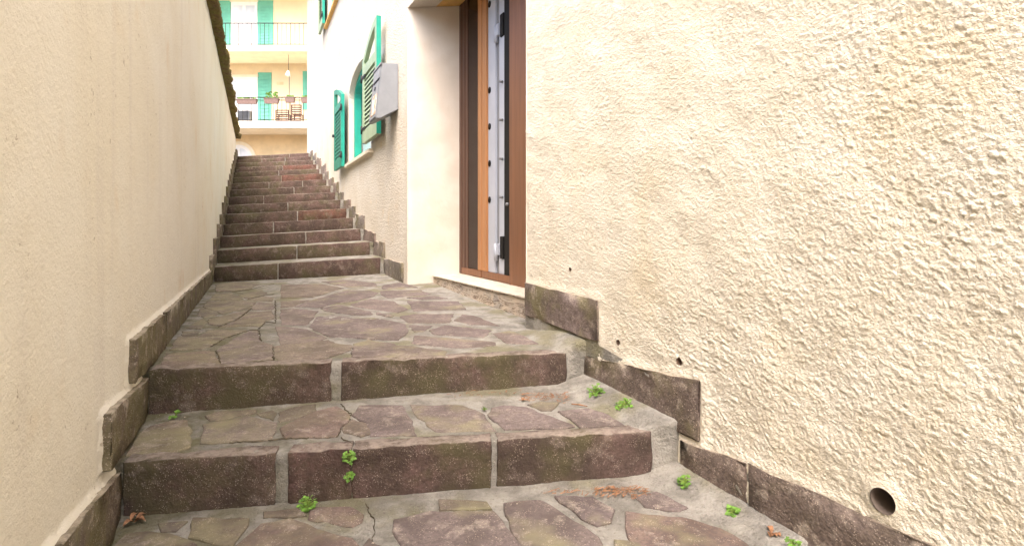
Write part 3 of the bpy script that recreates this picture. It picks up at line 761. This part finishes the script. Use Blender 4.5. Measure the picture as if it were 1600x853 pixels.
# --- door
door = empty('door', tuple(FD(.6, 0, E - .42))); door.parent = house; door.location = FD(.6, 0, E - .42) - house.location
zb, zt = E - .411, zsi + .05
def dbox(name, p0, p1, t0, t1, z0, z1, m, parent=door, bevel=.003): return box(name, (p0, p1, t0, t1, z0, z1), m, parent, FD, bevel)
def rod_tip(): pass
dbox('frame_post', -.01, .062, -.09, .004, zb, zt, M_wood_dark)
dbox('frame_post', .062, .125, -.09, -.003, zb + .05, zt, M_wood_dark)
dbox('frame_post', .125, .182, -.09, -.01, zb + .05, zt, M_wood_dark)
dbox('glass_pane', .182, .441, -.085, -.016, zb + .05, zt, M_glass, bevel=0)
dbox('leaf_stile', .441, .527, -.08, -.002, zb + .055, zt, M_wood_light)
dbox('leaf_stile', .531, .622, -.08, -.004, zb + .055, zt, M_wood_light)
dbox('bottom_rail', .062, .527, -.085, .003, zb, zb + .054, M_wood_mid)
dbox('bottom_rail', .531, 1.082, -.085, 0, zb, zb + .054, M_wood_mid)
dbox('security_leaf', .622, .77, -.14, -.02, zb + .054, zt, M_white_metal)
dbox('leaf_groove', .77, .84, -.16, -.035, zb + .054, zt, M_grey_metal, bevel=0)
dbox('security_leaf', .83, .935, -.14, -.024, zb + .054, zt, M_white_metal)
dbox('dark_gap_strip', .935, 1.082, -.2, -.02, zb + .054, zt, M_black, bevel=0)  # black strip put in for the unlit interior behind the gap
dbox('frame_post', 1.075, 1.345, -.09, .004, zb - .02, zt, M_wood_mid)
for y in (5, 140, 197, 255, 312):
    dq = 4.913 - .68 / 1.105; zq = Z(y, dq)
    tube('bolt_hole', [FD(.655, -.03, zq), FD(.655, -.016, zq)], .026, M_black, door, 14)
    tube('lock_bolt', [FD(.90, -.03, zq + .01), FD(.90, .004, zq + .01)], .011, M_grey_metal, door, 10)
for y in (40, 388):
    zq = Z(y, 4.1)
    dbox('hinge', .785, .85, -.05, -.006, zq - .055, zq + .035, M_white_metal)
    tube('hinge_pin', [FD(.80, -.012, zq - .10), FD(.80, -.012, zq + .03)], .017, M_white_metal, door, 10)
    dbox('hinge_plate', .87, .93, -.04, -.012, zq - .08, zq + .09, M_black)
tube('screw', [FD(1.0, -.03, Z(319, 3.97)), FD(1.0, -.005, Z(319, 3.97))], .012, M_grey_metal, door, 8)
# threshold: stone block filling the niche, veined front
ztp = E - .413
a = Vector((.0833 + .03, 3.15, 0)); b = Vector((-.69, 4.78, 0)); e_ = FD(1.42, -.06, 0); f_ = FD(-.0, -.06, 0); b2 = CR + inw * .26
bm = bmesh.new(); nn = 24
fr_ = []
for i in range(nn + 1):
    q = a.lerp(b, i / nn); o = FN.n * (.004 * float(perlin(i * .7, 0.3, 5)))
    fr_.append((bm.verts.new(q + o + Vector((0, 0, E - .6))), bm.verts.new(q + o * .5 + Vector((0, 0, ztp - .012 * i / nn))), ))
for i in range(nn): bm.faces.new((fr_[i][0], fr_[i + 1][0], fr_[i + 1][1], fr_[i][1]))
bm_obj('threshold', bm, M_thresh, house)
bm = bmesh.new()
vs = [bm.verts.new(v) for v in (a + FN.n * .012 + Vector((0, 0, ztp + .002)), b + FN.n * .01 + Vector((0, 0, ztp - .010)), b2 + Vector((0, 0, ztp - .012)), f_ + Vector((0, 0, ztp)), e_ + Vector((0, 0, ztp)))]
f0 = bm.faces.new(vs); r_ = bmesh.ops.extrude_face_region(bm, geom=[f0])
for v in r_['geom']:
    if isinstance(v, bmesh.types.BMVert): v.co.z -= .007
bm_obj('threshold_top', bm, M_thtop, house)
# --- far wall with its arched window opening
wd0, wd1 = 6.15, 7.55; ws, wsp, wcr = E + .87, E + 1.78, E + 2.06
arch = [(wd0, ws), (wd1, ws), (wd1, wsp)] + [(wd0 + (wd1 - wd0) * (.5 + .5 * math.cos(math.pi * q / 12)), wsp + (wcr - wsp) * math.sin(math.pi * q / 12)) for q in range(1, 12)] + [(wd0, wsp)]
ud0, ud1, us, ut = 8.25, 9.6, E + 3.57, E + 5.0
up_hole = [(ud0, us), (ud1, us), (ud1, ut), (ud0, ut)]
plate('stucco_wall', [(dc + .012, 0), (13.19, 0), (13.19, HT), (dc + .012, HT)], [arch, up_hole], FF, 0, -.26, M_house, house)
for i in range(nS):                                    # stone skirting climbing with the steps
    zt_ = zR[i] + rng.uniform(-.03, .035); zb_ = (zR[i - 1] if i else E - .5) - .03
    ln = .62 if i == 0 else rng.uniform(.33, .55)
    if i > 9: zt_ += rng.uniform(0, .1)
    skirt(house, FF, dR[i] - ln, dR[i] + .03, zb_ - .03, zb_, zt_ - .01, zt_ + rng.uniform(-.01, .02), -.04, .014 + rng.uniform(0, .01), M_skirt,
          (1.32 + rng.uniform(-.15, .15), 1.3, 1.33), (6, 1, 4), .02)
# unseen house body behind the facade, added to block the sun; roof closes it
bm = bmesh.new(); add_box(bm, -3, 13.19, -9, -.8, 0, HT, fr=FF); bm_obj('house_sun_block', bm, M_house, house)
bm = bmesh.new(); add_box(bm, -3.3, 13.4, -9.3, .2, HT, HT + .16, fr=FF); bm_obj('roof', bm, M_tile, house)
bm = bmesh.new(); add_box(bm, 12.93, 13.188, -.8, -.262, 0, HT - .002, fr=FF); bm_obj('end_wall', bm, M_house, house)

# --- windows and shutters
def win(name, s0, s1, z0, z1, archd, sill_m):
    wdw = empty(name); wdw.parent = house; base = FF((s0 + s1) / 2, 0, z0); wdw.location = base - house.location
    zs = z1 if not archd else wsp
    bm = bmesh.new()
    for a_, b_ in ((s0, s0 + .06), (s1 - .06, s1)): add_box(bm, a_, b_, -.16, -.07, z0, zs, fr=FF)
    if archd:
        n = 14
        for q in range(n):
            def ap(t_, inn):
                ca, sa = math.cos(t_), math.sin(t_); hw = (s1 - s0) / 2 - inn
                return ((s0 + s1) / 2 + hw * ca, zs + (wcr - wsp - inn) * sa)
            t0_, t1_ = math.pi * q / n, math.pi * (q + 1) / n
            pts = [ap(t0_, 0), ap(t1_, 0), ap(t0_, .06), ap(t1_, .06)]
            add_box8(bm, [FF(p[0], tt, p[1]) for tt in (-.16, -.07) for p in pts])
    else: add_box(bm, s0, s1, -.16, -.07, z1 - .06, z1, fr=FF)
    bm_obj('window_frame', bm, M_teal, wdw)
    box('window_pane', (s0 + .06, s1 - .06, -.19, -.175, z0, (wcr if archd else z1) - .02), M_pane, wdw, FF)
    box('casing', (s0 - .02, s1 + .02, -.25, -.195, z0 - .01, (wcr if archd else z1) + .02), M_white, wdw, FF)
    box('window_sill', (s0 - .12, s1 + .12, -.2, .055, z0 - .045, z0 - .001), sill_m, wdw, FF, .004)
    return wdw
w1 = win('window', wd0, wd1, ws, wcr, True, M_sill)
w2 = win('window', ud0, ud1, us, ut, False, M_sill2)
def shutter(h, dirn, width, z0, zlow, zhigh, ang, label, parent=house, nsl=13, paint=None):
    paint = paint or M_sage
    """h: hinge point; leaf runs along dirn from hinge; high side at the free edge"""
    dirn = dirn.normalized(); nn = Vector((-dirn.y, dirn.x, 0))
    if nn.dot(FF.n) < 0: nn = -nn
    def fr(s, t_, z): return h + dirn * s + nn * t_ + Vector((0, 0, z))
    sh = empty('shutter', tuple(h + Vector((0, 0, z0)))); sh.parent = parent; sh.location = h + Vector((0, 0, z0)) - parent.location
    sh['label'] = label
    def top(s):
        a_ = min(1, max(0, s / width)); return zlow + (zhigh - zlow) * math.sin(a_ * math.pi / 2)
    n = 8
    outer = [(0, z0), (width, z0)] + [(width * (1 - q / n), top(width * (1 - q / n))) for q in range(n + 1)]
    st = .085; zi0 = z0 + .13; zm = zlow - .17
    inner = [(st, zi0), (width - st, zi0), (width - st, zm), (st, zm)]
    holes = [inner]
    if zhigh - zlow > .05:
        holes.append([(st, zm + .1), (width - st, zm + .1)] + [(width - st - (width - 2 * st) * q / n, top(width - st - (width - 2 * st) * q / n) - .07) for q in range(n + 1)])
    plate('shutter_frame', outer, holes, fr, .045, 0, paint, sh)
    box('back_panel', (st - .01, width - st + .01, .004, .009, zi0 - .01, zlow - .04), M_teal, sh, fr)
    box('edge_stile', (width, width + .006, 0, .045, z0, zhigh), M_teal, sh, fr); box('edge_stile', (-.006, 0, 0, .045, z0, zlow), M_teal, sh, fr)
    for q in range(nsl):
        zc = zi0 + (zm - zi0) * (q + .5) / nsl; hh = (zm - zi0) / nsl * .62
        bm = bmesh.new(); add_box8(bm, [fr(a_, t_ + tt, zc + s_ * hh) for s_, t_ in ((-1, .034), (1, .012)) for tt in (0, .007) for a_ in (st - .004, width - st + .004)])
        bm_obj('slat', bm, paint, sh)
    for zq in (z0 + .14, zlow - .2):
        box('strap_hinge', (-.03, .17, .046, .052, zq, zq + .03), M_iron, sh, fr); tube('hinge_pin', [fr(-.02, .05, zq - .03), fr(-.02, .05, zq + .06)], .012, M_iron, sh, 8)
    box('catch', (width - .09, width - .02, .046, .075, (z0 + zlow) / 2, (z0 + zlow) / 2 + .035), M_iron, sh, fr)
    return sh
na = -FF.u
fa = FF.u * 1.0
shutter(FF(6.13, .055, 0), na, .76, E + .93, E + 1.84, E + 2.1, 0, 'near leaf with pale slats and arched top')
shutter(FF(7.57, .055, 0), fa, .74, E + .845, E + 1.84, E + 2.04, 0, 'far leaf of the arched window', house, 13, M_teal2)
shutter(FF(9.63, .05, 0), FF.u * 1.0, .62, us + .02, ut, ut + .01, 0, 'far leaf of the upper window', house, 16)
shutter(FF(8.2, .05, 0), -FF.u, .66, us + .02, ut, ut + .01, 0, 'near leaf of the upper window', house, 16)

# ------------------------------------------------------------------ letter box on the wall
m0, m1 = 5.0, 5.3
mb = empty('letter_box', tuple(FF(5.1, .0, E + 1.05)))
tag(mb, 'grey sheet metal letter box hanging on the wall beside the open shutter', 'letter box')
prof = [(.004, 1.08), (.004, 1.5), (.15, 1.49), (.205, .985), (.17, .985)]
bm = bmesh.new(); A_ = [bm.verts.new(FF(m0, t_, E + z_)) for t_, z_ in prof]; B_ = [bm.verts.new(FF(m1, t_, E + z_)) for t_, z_ in prof]
bm.faces.new(A_); bm.faces.new(B_[::-1])
for i in range(5): bm.faces.new((A_[i], A_[(i + 1) % 5], B_[(i + 1) % 5], B_[i]))
bmesh.ops.recalc_face_normals(bm, faces=bm.faces); bmesh.ops.bevel(bm, geom=bm.edges[:], offset=.004, segments=2, affect='EDGES'); bm_obj('body', bm, M_zinc, mb)
def mf(s, z_, o): tt = .15 + (.205 - .15) * (1.49 - z_) / .505; return FF(s, tt + o, E + z_)
def mplate(name, s0, s1, z0, z1, o, m):
    bm = bmesh.new(); add_box8(bm, [mf(s, z_, oo) for z_ in (z0, z1) for oo in (.001, o) for s in (s0, s1)]); return bm_obj(name, bm, m, mb)
mplate('flap', m0 + .02, m1 - .02, 1.36, 1.46, .009, M_zinc); mplate('slot', m0 + .04, m1 - .04, 1.345, 1.357, .004, M_black)
mplate('front_door', m0 + .02, m1 - .02, 1.0, 1.335, .007, M_zinc)
mplate('flyer', m0 + .03, m1 - .1, 1.03, 1.22, .010, M_paper)
mplate('lock', m0 + .13, m0 + .155, 1.27, 1.3, .014, M_iron)
mplate('lid_rim', m0 - .006, m1 + .006, 1.475, 1.495, .012, M_grey_metal)

# ------------------------------------------------------------------ apartment building across the square
ap = empty('apartment_building', (-11, 26, E + 1.6)); tag(ap, 'pale yellow apartment building with balconies and mint shutters behind the stair top', 'building')
DW, DB = 26.9, 25.0
def pxz(x, y, d): return (x - CX) / F * d, Z(y, d)
def pbox(name, x0, x1, y0, y1, d, t, m, parent=ap, bevel=0):
    a_, zb_ = pxz(x0, y1, d); b_, zt_ = pxz(x1, y0, d); return box(name, (a_, b_, d - t, d, zb_, zt_), m, parent, None, bevel)
g0 = E + 1.6
zm_ = Z(205, DW)
box('wall', (-20, -2, DW + .001, DW + 8, g0, zm_), M_fac2, ap); box('wall', (-20, -2, DW, DW + 8, zm_ + .001, g0 + 10.5), M_fac, ap)
box('roof', (-20.6, -1.4, DW - .9, DW + 8.5, g0 + 10.5, g0 + 10.8), M_tile, ap)
for yt, yb, yrail, lab in ((190.5, 200, 152, 'lower'), (72, 80.5, 36, 'upper'), (-46, -37, -82, 'top')):
    zt_, zb_ = Z(yt, DB), Z(yb, DB)
    bal = empty('balcony', (-11, DB, zb_)); bal.parent = ap; bal.location = Vector((-11, DB, zb_)) - ap.location
    box('slab', (-19, -3, DB, DW - .001, zb_, zt_), M_trim, bal, None, .01)
    box('edge_moulding', (-19.03, -2.97, DB - .03, DB + .05, zt_ - .05, zt_ + .02), M_trim, bal)
    zr_ = Z(yrail, DB)
    bm = bmesh.new(); add_tube(bm, [(-19, DB + .06, zr_), (-3, DB + .06, zr_)], .022, 8); bm_obj('handrail', bm, M_iron, bal, True)
    bm = bmesh.new(); add_tube(bm, [(-19, DB + .06, zt_ + .09), (-3, DB + .06, zt_ + .09)], .018, 6); bm_obj('bottom_rail', bm, M_iron, bal, True)
    if lab == 'lower': bm = bmesh.new(); add_tube(bm, [(-19, DB + .06, zr_ - .13), (-3, DB + .06, zr_ - .13)], .018, 6); bm_obj('mid_rail', bm, M_iron, bal, True)
    xx = -14.2
    while xx < -8.9:
        bm = bmesh.new(); add_tube(bm, [(xx, DB + .06, zt_ + .01), (xx, DB + .06, zr_)], .010 if round(xx * 10) % 6 else .014, 6); bm_obj('baluster', bm, M_iron, bal, True); xx += .2
# openings: french windows
def french(x0, x1, y0, y1, pane_rows):
    wd = empty('french_window'); a_, zb_ = pxz(x0, y1, DW); b_, zt_ = pxz(x1, y0, DW); wd.parent = ap; wd.location = Vector((a_, DW, zb_)) - ap.location
    box('frame', (a_, b_, DW - .04, DW + .02, zb_, zt_), M_white, wd)
    mid_ = (a_ + b_) / 2
    for p0, p1 in ((a_ + .12, mid_ - .07), (mid_ + .07, b_ - .12)):
        box('pane', (p0, p1, DW - .045, DW - .041, zb_ + .2, zt_ - .18), M_pane, wd); box('curtain', (p0 + .03, p1 - .03, DW - .05, DW - .046, zb_ + .25, zt_ - .55), M_curtain, wd)
    box('lintel', (a_ - .06, b_ + .06, DW - .05, DW, zt_, zt_ + .12), M_trim, wd)
french(361.5, 402.5, 4, 80, 2); french(356, 403, 121, 202, 2)
def apshut(x0, x1, y0, y1):
    sh = empty('shutter'); a_, zb_ = pxz(x0, y1, DW); b_, zt_ = pxz(x1, y0, DW); sh.parent = ap; sh.location = Vector((a_, DW, zb_)) - ap.location
    box('shutter_frame', (a_, b_, DW - .05, DW - .001, zb_, zt_), M_mint, sh, None, .006)
    n = 14
    for q in range(n):
        za = zb_ + .12 + (zt_ - zb_ - .3) * q / n; zh = (zt_ - zb_ - .3) / n
        bm = bmesh.new(); add_box8(bm, [(x_, DW - .055 - o_, z_) for z_, o_ in ((za, .022), (za + zh * .75, .002)) for x_, o2 in ((a_ + .1, 0), (b_ - .1, 0)) for o_ in (o_, o_ - .008)][:8]); bm_obj('slat', bm, M_mint, sh)
for s_ in ((340, 361, 2, 80), (403, 427, 1.5, 80), (403.5, 424.5, 114, 202), (473.5, 492, 112, 172)): apshut(*s_)
pbox('house_number', 432.5, 443, 128.5, 133, DW - .001, .02, M_fac2)
bm = bmesh.new(); add_tube(bm, [(-14.5, DW - .05, Z(98.6, DW)), (-8.6, DW - .05, Z(98.6, DW))], .028, 8); bm_obj('cable_duct', bm, M_iron, ap, True)
x_ = (452 - CX) / F * (DB + .1); bm = bmesh.new(); add_tube(bm, [(x_, DB + .1, Z(190, DB)), (x_, DB + .1, Z(118, DB))], .014, 8); bm_obj('pole', bm, M_iron, ap, True)
def archwin(xc, r_, sp):
    wd = empty('arched_window'); X0 = (xc - CX) / F * DW; zc = Z(sp, DW); R_ = r_ / F * DW; wd.parent = ap; wd.location = Vector((X0, DW, zc)) - ap.location
    def half(name, r0, r1, y0_, y1_, m, zdown, n=16, a0=0, a1=math.pi):
        bm = bmesh.new()
        for q in range(n):
            ta, tb = a0 + (a1 - a0) * q / n, a0 + (a1 - a0) * (q + 1) / n
            add_box8(bm, [(X0 + rr_ * math.cos(t_), yy, zc + rr_ * math.sin(t_)) for yy in (y0_, y1_) for rr_ in (r0, r1) for t_ in (ta, tb)])
        if zdown and r0 > 0:
            for sgn in (-1, 1): add_box(bm, *sorted((X0 + sgn * r0, X0 + sgn * r1)), y0_, y1_, zc - zdown, zc)
        if zdown and r0 == 0: add_box(bm, X0 - r1, X0 + r1, y0_, y1_, zc - zdown, zc)
        return bm_obj(name, bm, m, wd)
    half('surround', R_ * 1.02, R_ * 1.27, DW - .05, DW, M_trim, 2.0); half('frame', R_ * .8, R_ * 1.02, DW - .035, DW, M_white, 2.0)
    half('pane', 0.0, R_ * .8, DW - .02, DW - .004, M_pane, 2.0)
    box('mullion', (X0 - .06, X0 + .06, DW - .04, DW - .021, zc - 2, zc + R_ * .85), M_white, wd)
archwin(373.5, 21, 248); archwin(497, 15, 247)
# things on the balconies
for i, (x0, x1, y0, y1, lab) in enumerate(((370, 401, 156, 162.5, 'long clay planter on the balcony rail before the white window'), (413, 435, 155, 162, 'clay planter with small plants on the rail before the mint shutter'),
                                           (445.5, 460, 153, 160.5, 'short clay planter on the rail beside the thin pole'), (470.5, 484, 153.5, 161, 'clay planter at the right end of the balcony rail'))):
    a_, zb_ = pxz(x0, y1, DB - .1); b_, zt_ = pxz(x1, y0, DB - .1)
    pl = empty('planter', ((a_ + b_) / 2, DB - .1, zb_)); tag(pl, lab, 'planter', 'planters along the balcony rail')
    bm = bmesh.new(); add_box8(bm, [(x_, y_, z_) for z_, q in ((zb_, .03), (zt_, 0)) for y_ in (DB - .16 + q, DB + .02 - q) for x_ in (a_ + q, b_ - q)]); bm_obj('trough', bm, M_terr, pl)
    box('rim', (a_ - .015, b_ + .015, DB - .175, DB + .03, zt_, zt_ + .03), M_terr, pl)
    bm = bmesh.new(); r = random.Random(i)
    for q in range(26 if i != 1 else 60):
        cx_, cz_ = r.uniform(a_ + .05, b_ - .05), zt_ + r.uniform(.03, .1 if i != 1 else .32); an = r.uniform(0, 6.28); s_ = r.uniform(.03, .06)
        v_ = [bm.verts.new((cx_ + s_ * math.cos(an + k4), DB - .07 + r.uniform(-.06, .06), cz_ + s_ * math.sin(an + k4))) for k4 in (0, 1.2, 3.1, 4.4)]; bm.faces.new(v_)
    bm_obj('plant_leaves', bm, M_leaf, pl)
def slat_chair(x0, x1, y0, y1, lab, nsl):
    a_, zb_ = pxz(x0, y1, DB + .5); b_, zt_ = pxz(x1, y0, DB + .5)
    zb_ = Z(190.5, DB) + .02
    ch = empty('folding_chair', ((a_ + b_) / 2, DB + .5, zb_)); tag(ch, lab, 'chair')
    for x_ in (a_, b_ - .04): box('side_rail', (x_, x_ + .04, DB + .48, DB + .53, zb_, zt_), M_chair, ch)
    box('leg', (a_ + .02, a_ + .06, DB + .75, DB + .8, zb_, zb_ + .42), M_chair, ch); box('leg', (b_ - .06, b_ - .02, DB + .75, DB + .8, zb_, zb_ + .42), M_chair, ch)
    for q in range(nsl):
        z_ = zb_ + .12 + (zt_ - zb_ - .14) * q / (nsl - 1); box('slat', (a_ + .04, b_ - .04, DB + .485, DB + .505, z_ - .03, z_ + .022), M_chair, ch)
    for q in range(5): box('seat_slat', (a_ + .02, b_ - .02, DB + .53 + q * .055, DB + .575 + q * .055, zb_ + .42, zb_ + .44), M_chair, ch)
slat_chair(430.5, 451.5, 172, 190, 'low wide red brown slatted chair on the lower balcony', 6)
slat_chair(455, 471, 164, 190, 'tall narrow red brown slatted chair on the lower balcony', 8)
a_, zb_ = pxz(371, 189.5, DB + .4); b_, zt_ = pxz(390, 173, DB + .4)
ac = empty('air_conditioner', ((a_ + b_) / 2, DB + .4, zb_)); tag(ac, 'grey air conditioner unit on the lower balcony below the white window', 'air conditioner')
box('casing', (a_, b_, DB + .38, DB + .68, Z(190.5, DB) + .001, zt_), M_grey_metal, ac, None, .01)
for q in range(7): box('grille_bar', (a_ + .05, b_ - .05, DB + .365, DB + .379, zb_ + .08 + q * .055, zb_ + .1 + q * .055), M_iron, ac)
xl_, zl_ = pxz(451, 99, DB + .5)
lp = empty('hanging_lamp', (xl_, DB + .5, zl_)); tag(lp, 'small white lamp hanging under the upper balcony slab', 'lamp')
tube('rod', [(xl_, DB + .5, Z(80.5, DB) + .01), (xl_, DB + .5, Z(113, DB + .5))], .012, M_iron, lp)
tube('lamp_shade', [(xl_ - .02, DB + .5, Z(111, DB + .5)), (xl_ - .03, DB + .5, Z(115, DB + .5)), (xl_ - .05, DB + .5, Z(119, DB + .5))], [.03, .09, .13], M_white, lp, 14)

# ------------------------------------------------------------------ weeds, dead leaves
def weed(pos, nrm, rad, n, label, seed, leaf=.011, hang=False):
    r = random.Random(seed); pos = Vector(pos); nrm = Vector(nrm).normalized()
    t1 = nrm.orthogonal().normalized(); t2 = nrm.cross(t1)
    wd = empty('weed', tuple(pos)); tag(wd, label, 'weed', 'weeds growing in the joints')
    bl = bmesh.new(); bs = bmesh.new()
    n = int(n * 1.7); leaf *= .85
    for q in range(n):
        an, rr_ = r.uniform(0, 6.283), rad * math.sqrt(r.random()); hgt = r.uniform(.15, 1) * rad * .75
        tip = pos + (t1 * math.cos(an) + t2 * math.sin(an)) * rr_ + nrm * hgt
        if hang: tip.z -= rr_ * .6
        md = pos.lerp(tip, .5) + nrm * rad * .2
        add_tube(bs, [pos, md, tip], .0011, 4)
        ax_ = (tip - pos); ax_ = (ax_ - nrm * ax_.dot(nrm)); ax_ = (ax_ if ax_.length > 1e-5 else t1).normalized()
        up = (nrm * r.uniform(.5, 1) + Vector((0, 0, .6)) + Vector((r.uniform(-.5, .5), r.uniform(-.5, .5), 0))).normalized(); sd = ax_.cross(up).normalized(); ax_ = up.cross(sd)
        s_ = leaf * r.uniform(.7, 1.35)
        for lb in ((0, 1), (.9, .8), (-.9, .8)):
            d_ = (ax_ * math.cos(lb[0]) + sd * math.sin(lb[0])); e_2 = up.cross(d_); L_ = s_ * lb[1]
            o_ = tip
            pts = [o_, o_ + d_ * L_ * .45 + e_2 * L_ * .42 + up * L_ * .12, o_ + d_ * L_ * .95 + e_2 * L_ * .26 + up * L_ * .05, o_ + d_ * L_ * 1.1, o_ + d_ * L_ * .95 - e_2 * L_ * .26 + up * L_ * .05, o_ + d_ * L_ * .45 - e_2 * L_ * .42 + up * L_ * .12]
            v_ = [bl.verts.new(p) for p in pts]; bl.faces.new((v_[0], v_[1], v_[2], v_[3])); bl.faces.new((v_[0], v_[3], v_[4], v_[5]))
    me = bpy.data.meshes.new('leaves'); bl.to_mesh(me); bl.free(); link('leaves', me, M_leaf, wd); bm_obj('stems', bs, M_stem, wd)
UP = Vector((0, 0, 1)); fr2 = Vector((L2[1][1] - L2[0][1], -(L2[1][0] - L2[0][0]), 0)).normalized()
def on_riser(x, y, Ln, o=.012):
    a_ = px_on_line(x, *Ln); return Vector((a_[0], a_[1], Z(y, a_[1]))) + fr2 * o
h_ = lambda x, y, s: hit(x, y, s) + Vector((0, 0, .004))
weed(h_(274, 652, surf_mid), (0, -.4, 1), .016, 7, 'small weed with four round leaves below the left end of the landing step', 1, .013)
weed(on_riser(547, 706, L2), fr2 + UP * .3, .018, 22, 'upper of two weeds hanging from the crack in the middle step', 2, .008, True)
weed(on_riser(548, 738, L2), fr2 + UP * .3, .012, 12, 'lower of two weeds hanging from the crack in the middle step', 3, .008, True)
weed(h_(481, 793, surf_low), (0, -.5, 1), .024, 26, 'bushy green weed at the foot of the mortar joint in the middle step', 4, .010)
weed(h_(757, 642, surf_mid), UP, .012, 10, 'tiny pale weed between paving stones on the middle tread', 5, .004)
def on_wall(x, y, o=.03): dq = d_on(FN, x, o); return FN(dq, o, Z(y, dq))
weed(on_wall(926, 612, .07), (-.5, -.3, .8), .032, 30, 'green weed in the corner beside the right end of the landing step', 6, .010)
weed(on_wall(970, 634, .06), (-.5, -.3, .8), .032, 34, 'spreading weed at the foot of the middle skirting slab', 7, .010)
weed(on_wall(1060, 748, .07), (-.5, -.3, .8), .02, 20, 'weed beside the right end of the middle step', 8, .010)
weed(on_wall(1135, 794, .06), (-.5, -.3, .8), .016, 16, 'weed below the lowest skirting joint on the right', 9, .010)
weed(on_wall(1226, 843, .06), (-.5, -.3, .8), .016, 12, 'lowest weed by the house wall near the bottom edge', 10, .010)
def dead_leaf(pos, size, label, seed, n=5):
    r = random.Random(seed); bm = bmesh.new(); pos = Vector(pos)
    for q in range(n):
        an = r.uniform(0, 6.28); d_ = Vector((math.cos(an), math.sin(an), r.uniform(-.05, .5))).normalized(); s_ = Vector((-math.sin(an), math.cos(an), 0)); o_ = pos + Vector((r.uniform(-1, 1), r.uniform(-.6, .6), r.uniform(0, .3))) * size * .5
        prev = None
        for i in range(5):
            t_ = i / 4; wdt = size * .32 * math.sin(math.pi * (t_ * .9 + .05)); c_ = o_ + d_ * size * t_ + UP * (size * .25 * math.sin(t_ * 3))
            cur = (bm.verts.new(c_ + s_ * wdt + UP * wdt * .5), bm.verts.new(c_), bm.verts.new(c_ - s_ * wdt + UP * wdt * .6))
            if prev: bm.faces.new((prev[0], prev[1], cur[1], cur[0])); bm.faces.new((prev[1], prev[2], cur[2], cur[1]))
            prev = cur
    o = bm_obj('dead_leaf', bm, M_dry); tag(o, label, 'dead leaf', 'dead leaves lying on the steps'); return o
dead_leaf(h_(205, 818, surf_low), .03, 'curled brown dead leaf in the left corner of the lowest tread', 3, 5)
dead_leaf(h_(818, 627, surf_mid), .028, 'small orange dead leaf on the middle tread', 4, 1)
dead_leaf(on_wall(1193, 828, .05), .024, 'crumpled brown dead leaf by the lowest skirting slab', 6, 5)
tw = tube('twig', [h_(893, 634, surf_mid) + UP * .004, h_(905, 636, surf_mid) + UP * .006, h_(918, 637.5, surf_mid) + UP * .003], [.0022, .003, .0015], M_dry, None, 6)
tag(tw, 'thin brown twig lying on the right of the middle tread', 'twig')
bm = bmesh.new(); r = random.Random(12)
for (x0, x1, y0, y1, sf, n) in ((815, 888, 614, 632, surf_mid, 150), (700, 815, 612, 624, surf_mid, 40), (930, 1012, 762, 782, surf_low, 200), (850, 935, 766, 778, surf_low, 40), (330, 380, 436, 441, surf_land, 20)):
    for q in range(n):
        p = h_(r.uniform(x0, x1), r.triangular(y0, y1, y0 + 4), sf); an = r.uniform(0, 3.14); L_ = r.uniform(.006, .03); w_ = r.uniform(.0008, .002)
        d_ = Vector((math.cos(an), math.sin(an), r.uniform(-.15, .15))) * L_; s_ = Vector((-math.sin(an), math.cos(an), 0)) * w_; p = p + UP * r.uniform(.0, .006)
        v_ = [bm.verts.new(p - d_ * .5 - s_), bm.verts.new(p + d_ * .5 - s_ * .5), bm.verts.new(p + d_ * .5 + s_ * .5 + UP * .001), bm.verts.new(p - d_ * .5 + s_ + UP * .001)]; bm.faces.new(v_)
tag(bm_obj('needle_litter', bm, M_dry), 'dry brown needles and crumbs swept against the risers', 'litter', None, 'stuff')

bm = bmesh.new(); r = random.Random(33)
for (x0, x1, y0, y1, sf, n) in ((240, 1000, 612, 690, surf_mid, 170), (200, 1150, 760, 860, surf_low, 200), (280, 860, 442, 560, surf_land, 150), (240, 300, 645, 662, surf_mid, 40), (330, 600, 428, 443, surf_land, 60)):
    for q in range(n):
        p = h_(r.uniform(x0, x1), r.uniform(y0, y1), sf); z_ = r.uniform(.001, .0032) * (1 if r.random() < .93 else 1.8)
        if not (XL(p.y) + .02 < p.x < XR(p.y) - .06): continue
        vs = [bm.verts.new(p + Vector((r.uniform(-1, 1), r.uniform(-1, 1), r.uniform(.2, 1.2))) * z_) for _ in range(5)]
        for f in ((0, 1, 2), (0, 2, 3), (0, 3, 1), (4, 2, 1), (4, 3, 2), (4, 1, 3)): bm.faces.new([vs[i] for i in f])
tag(bm_obj('grit', bm, M_grit), 'pale grit and mortar crumbs scattered over the treads', 'grit', None, 'stuff')
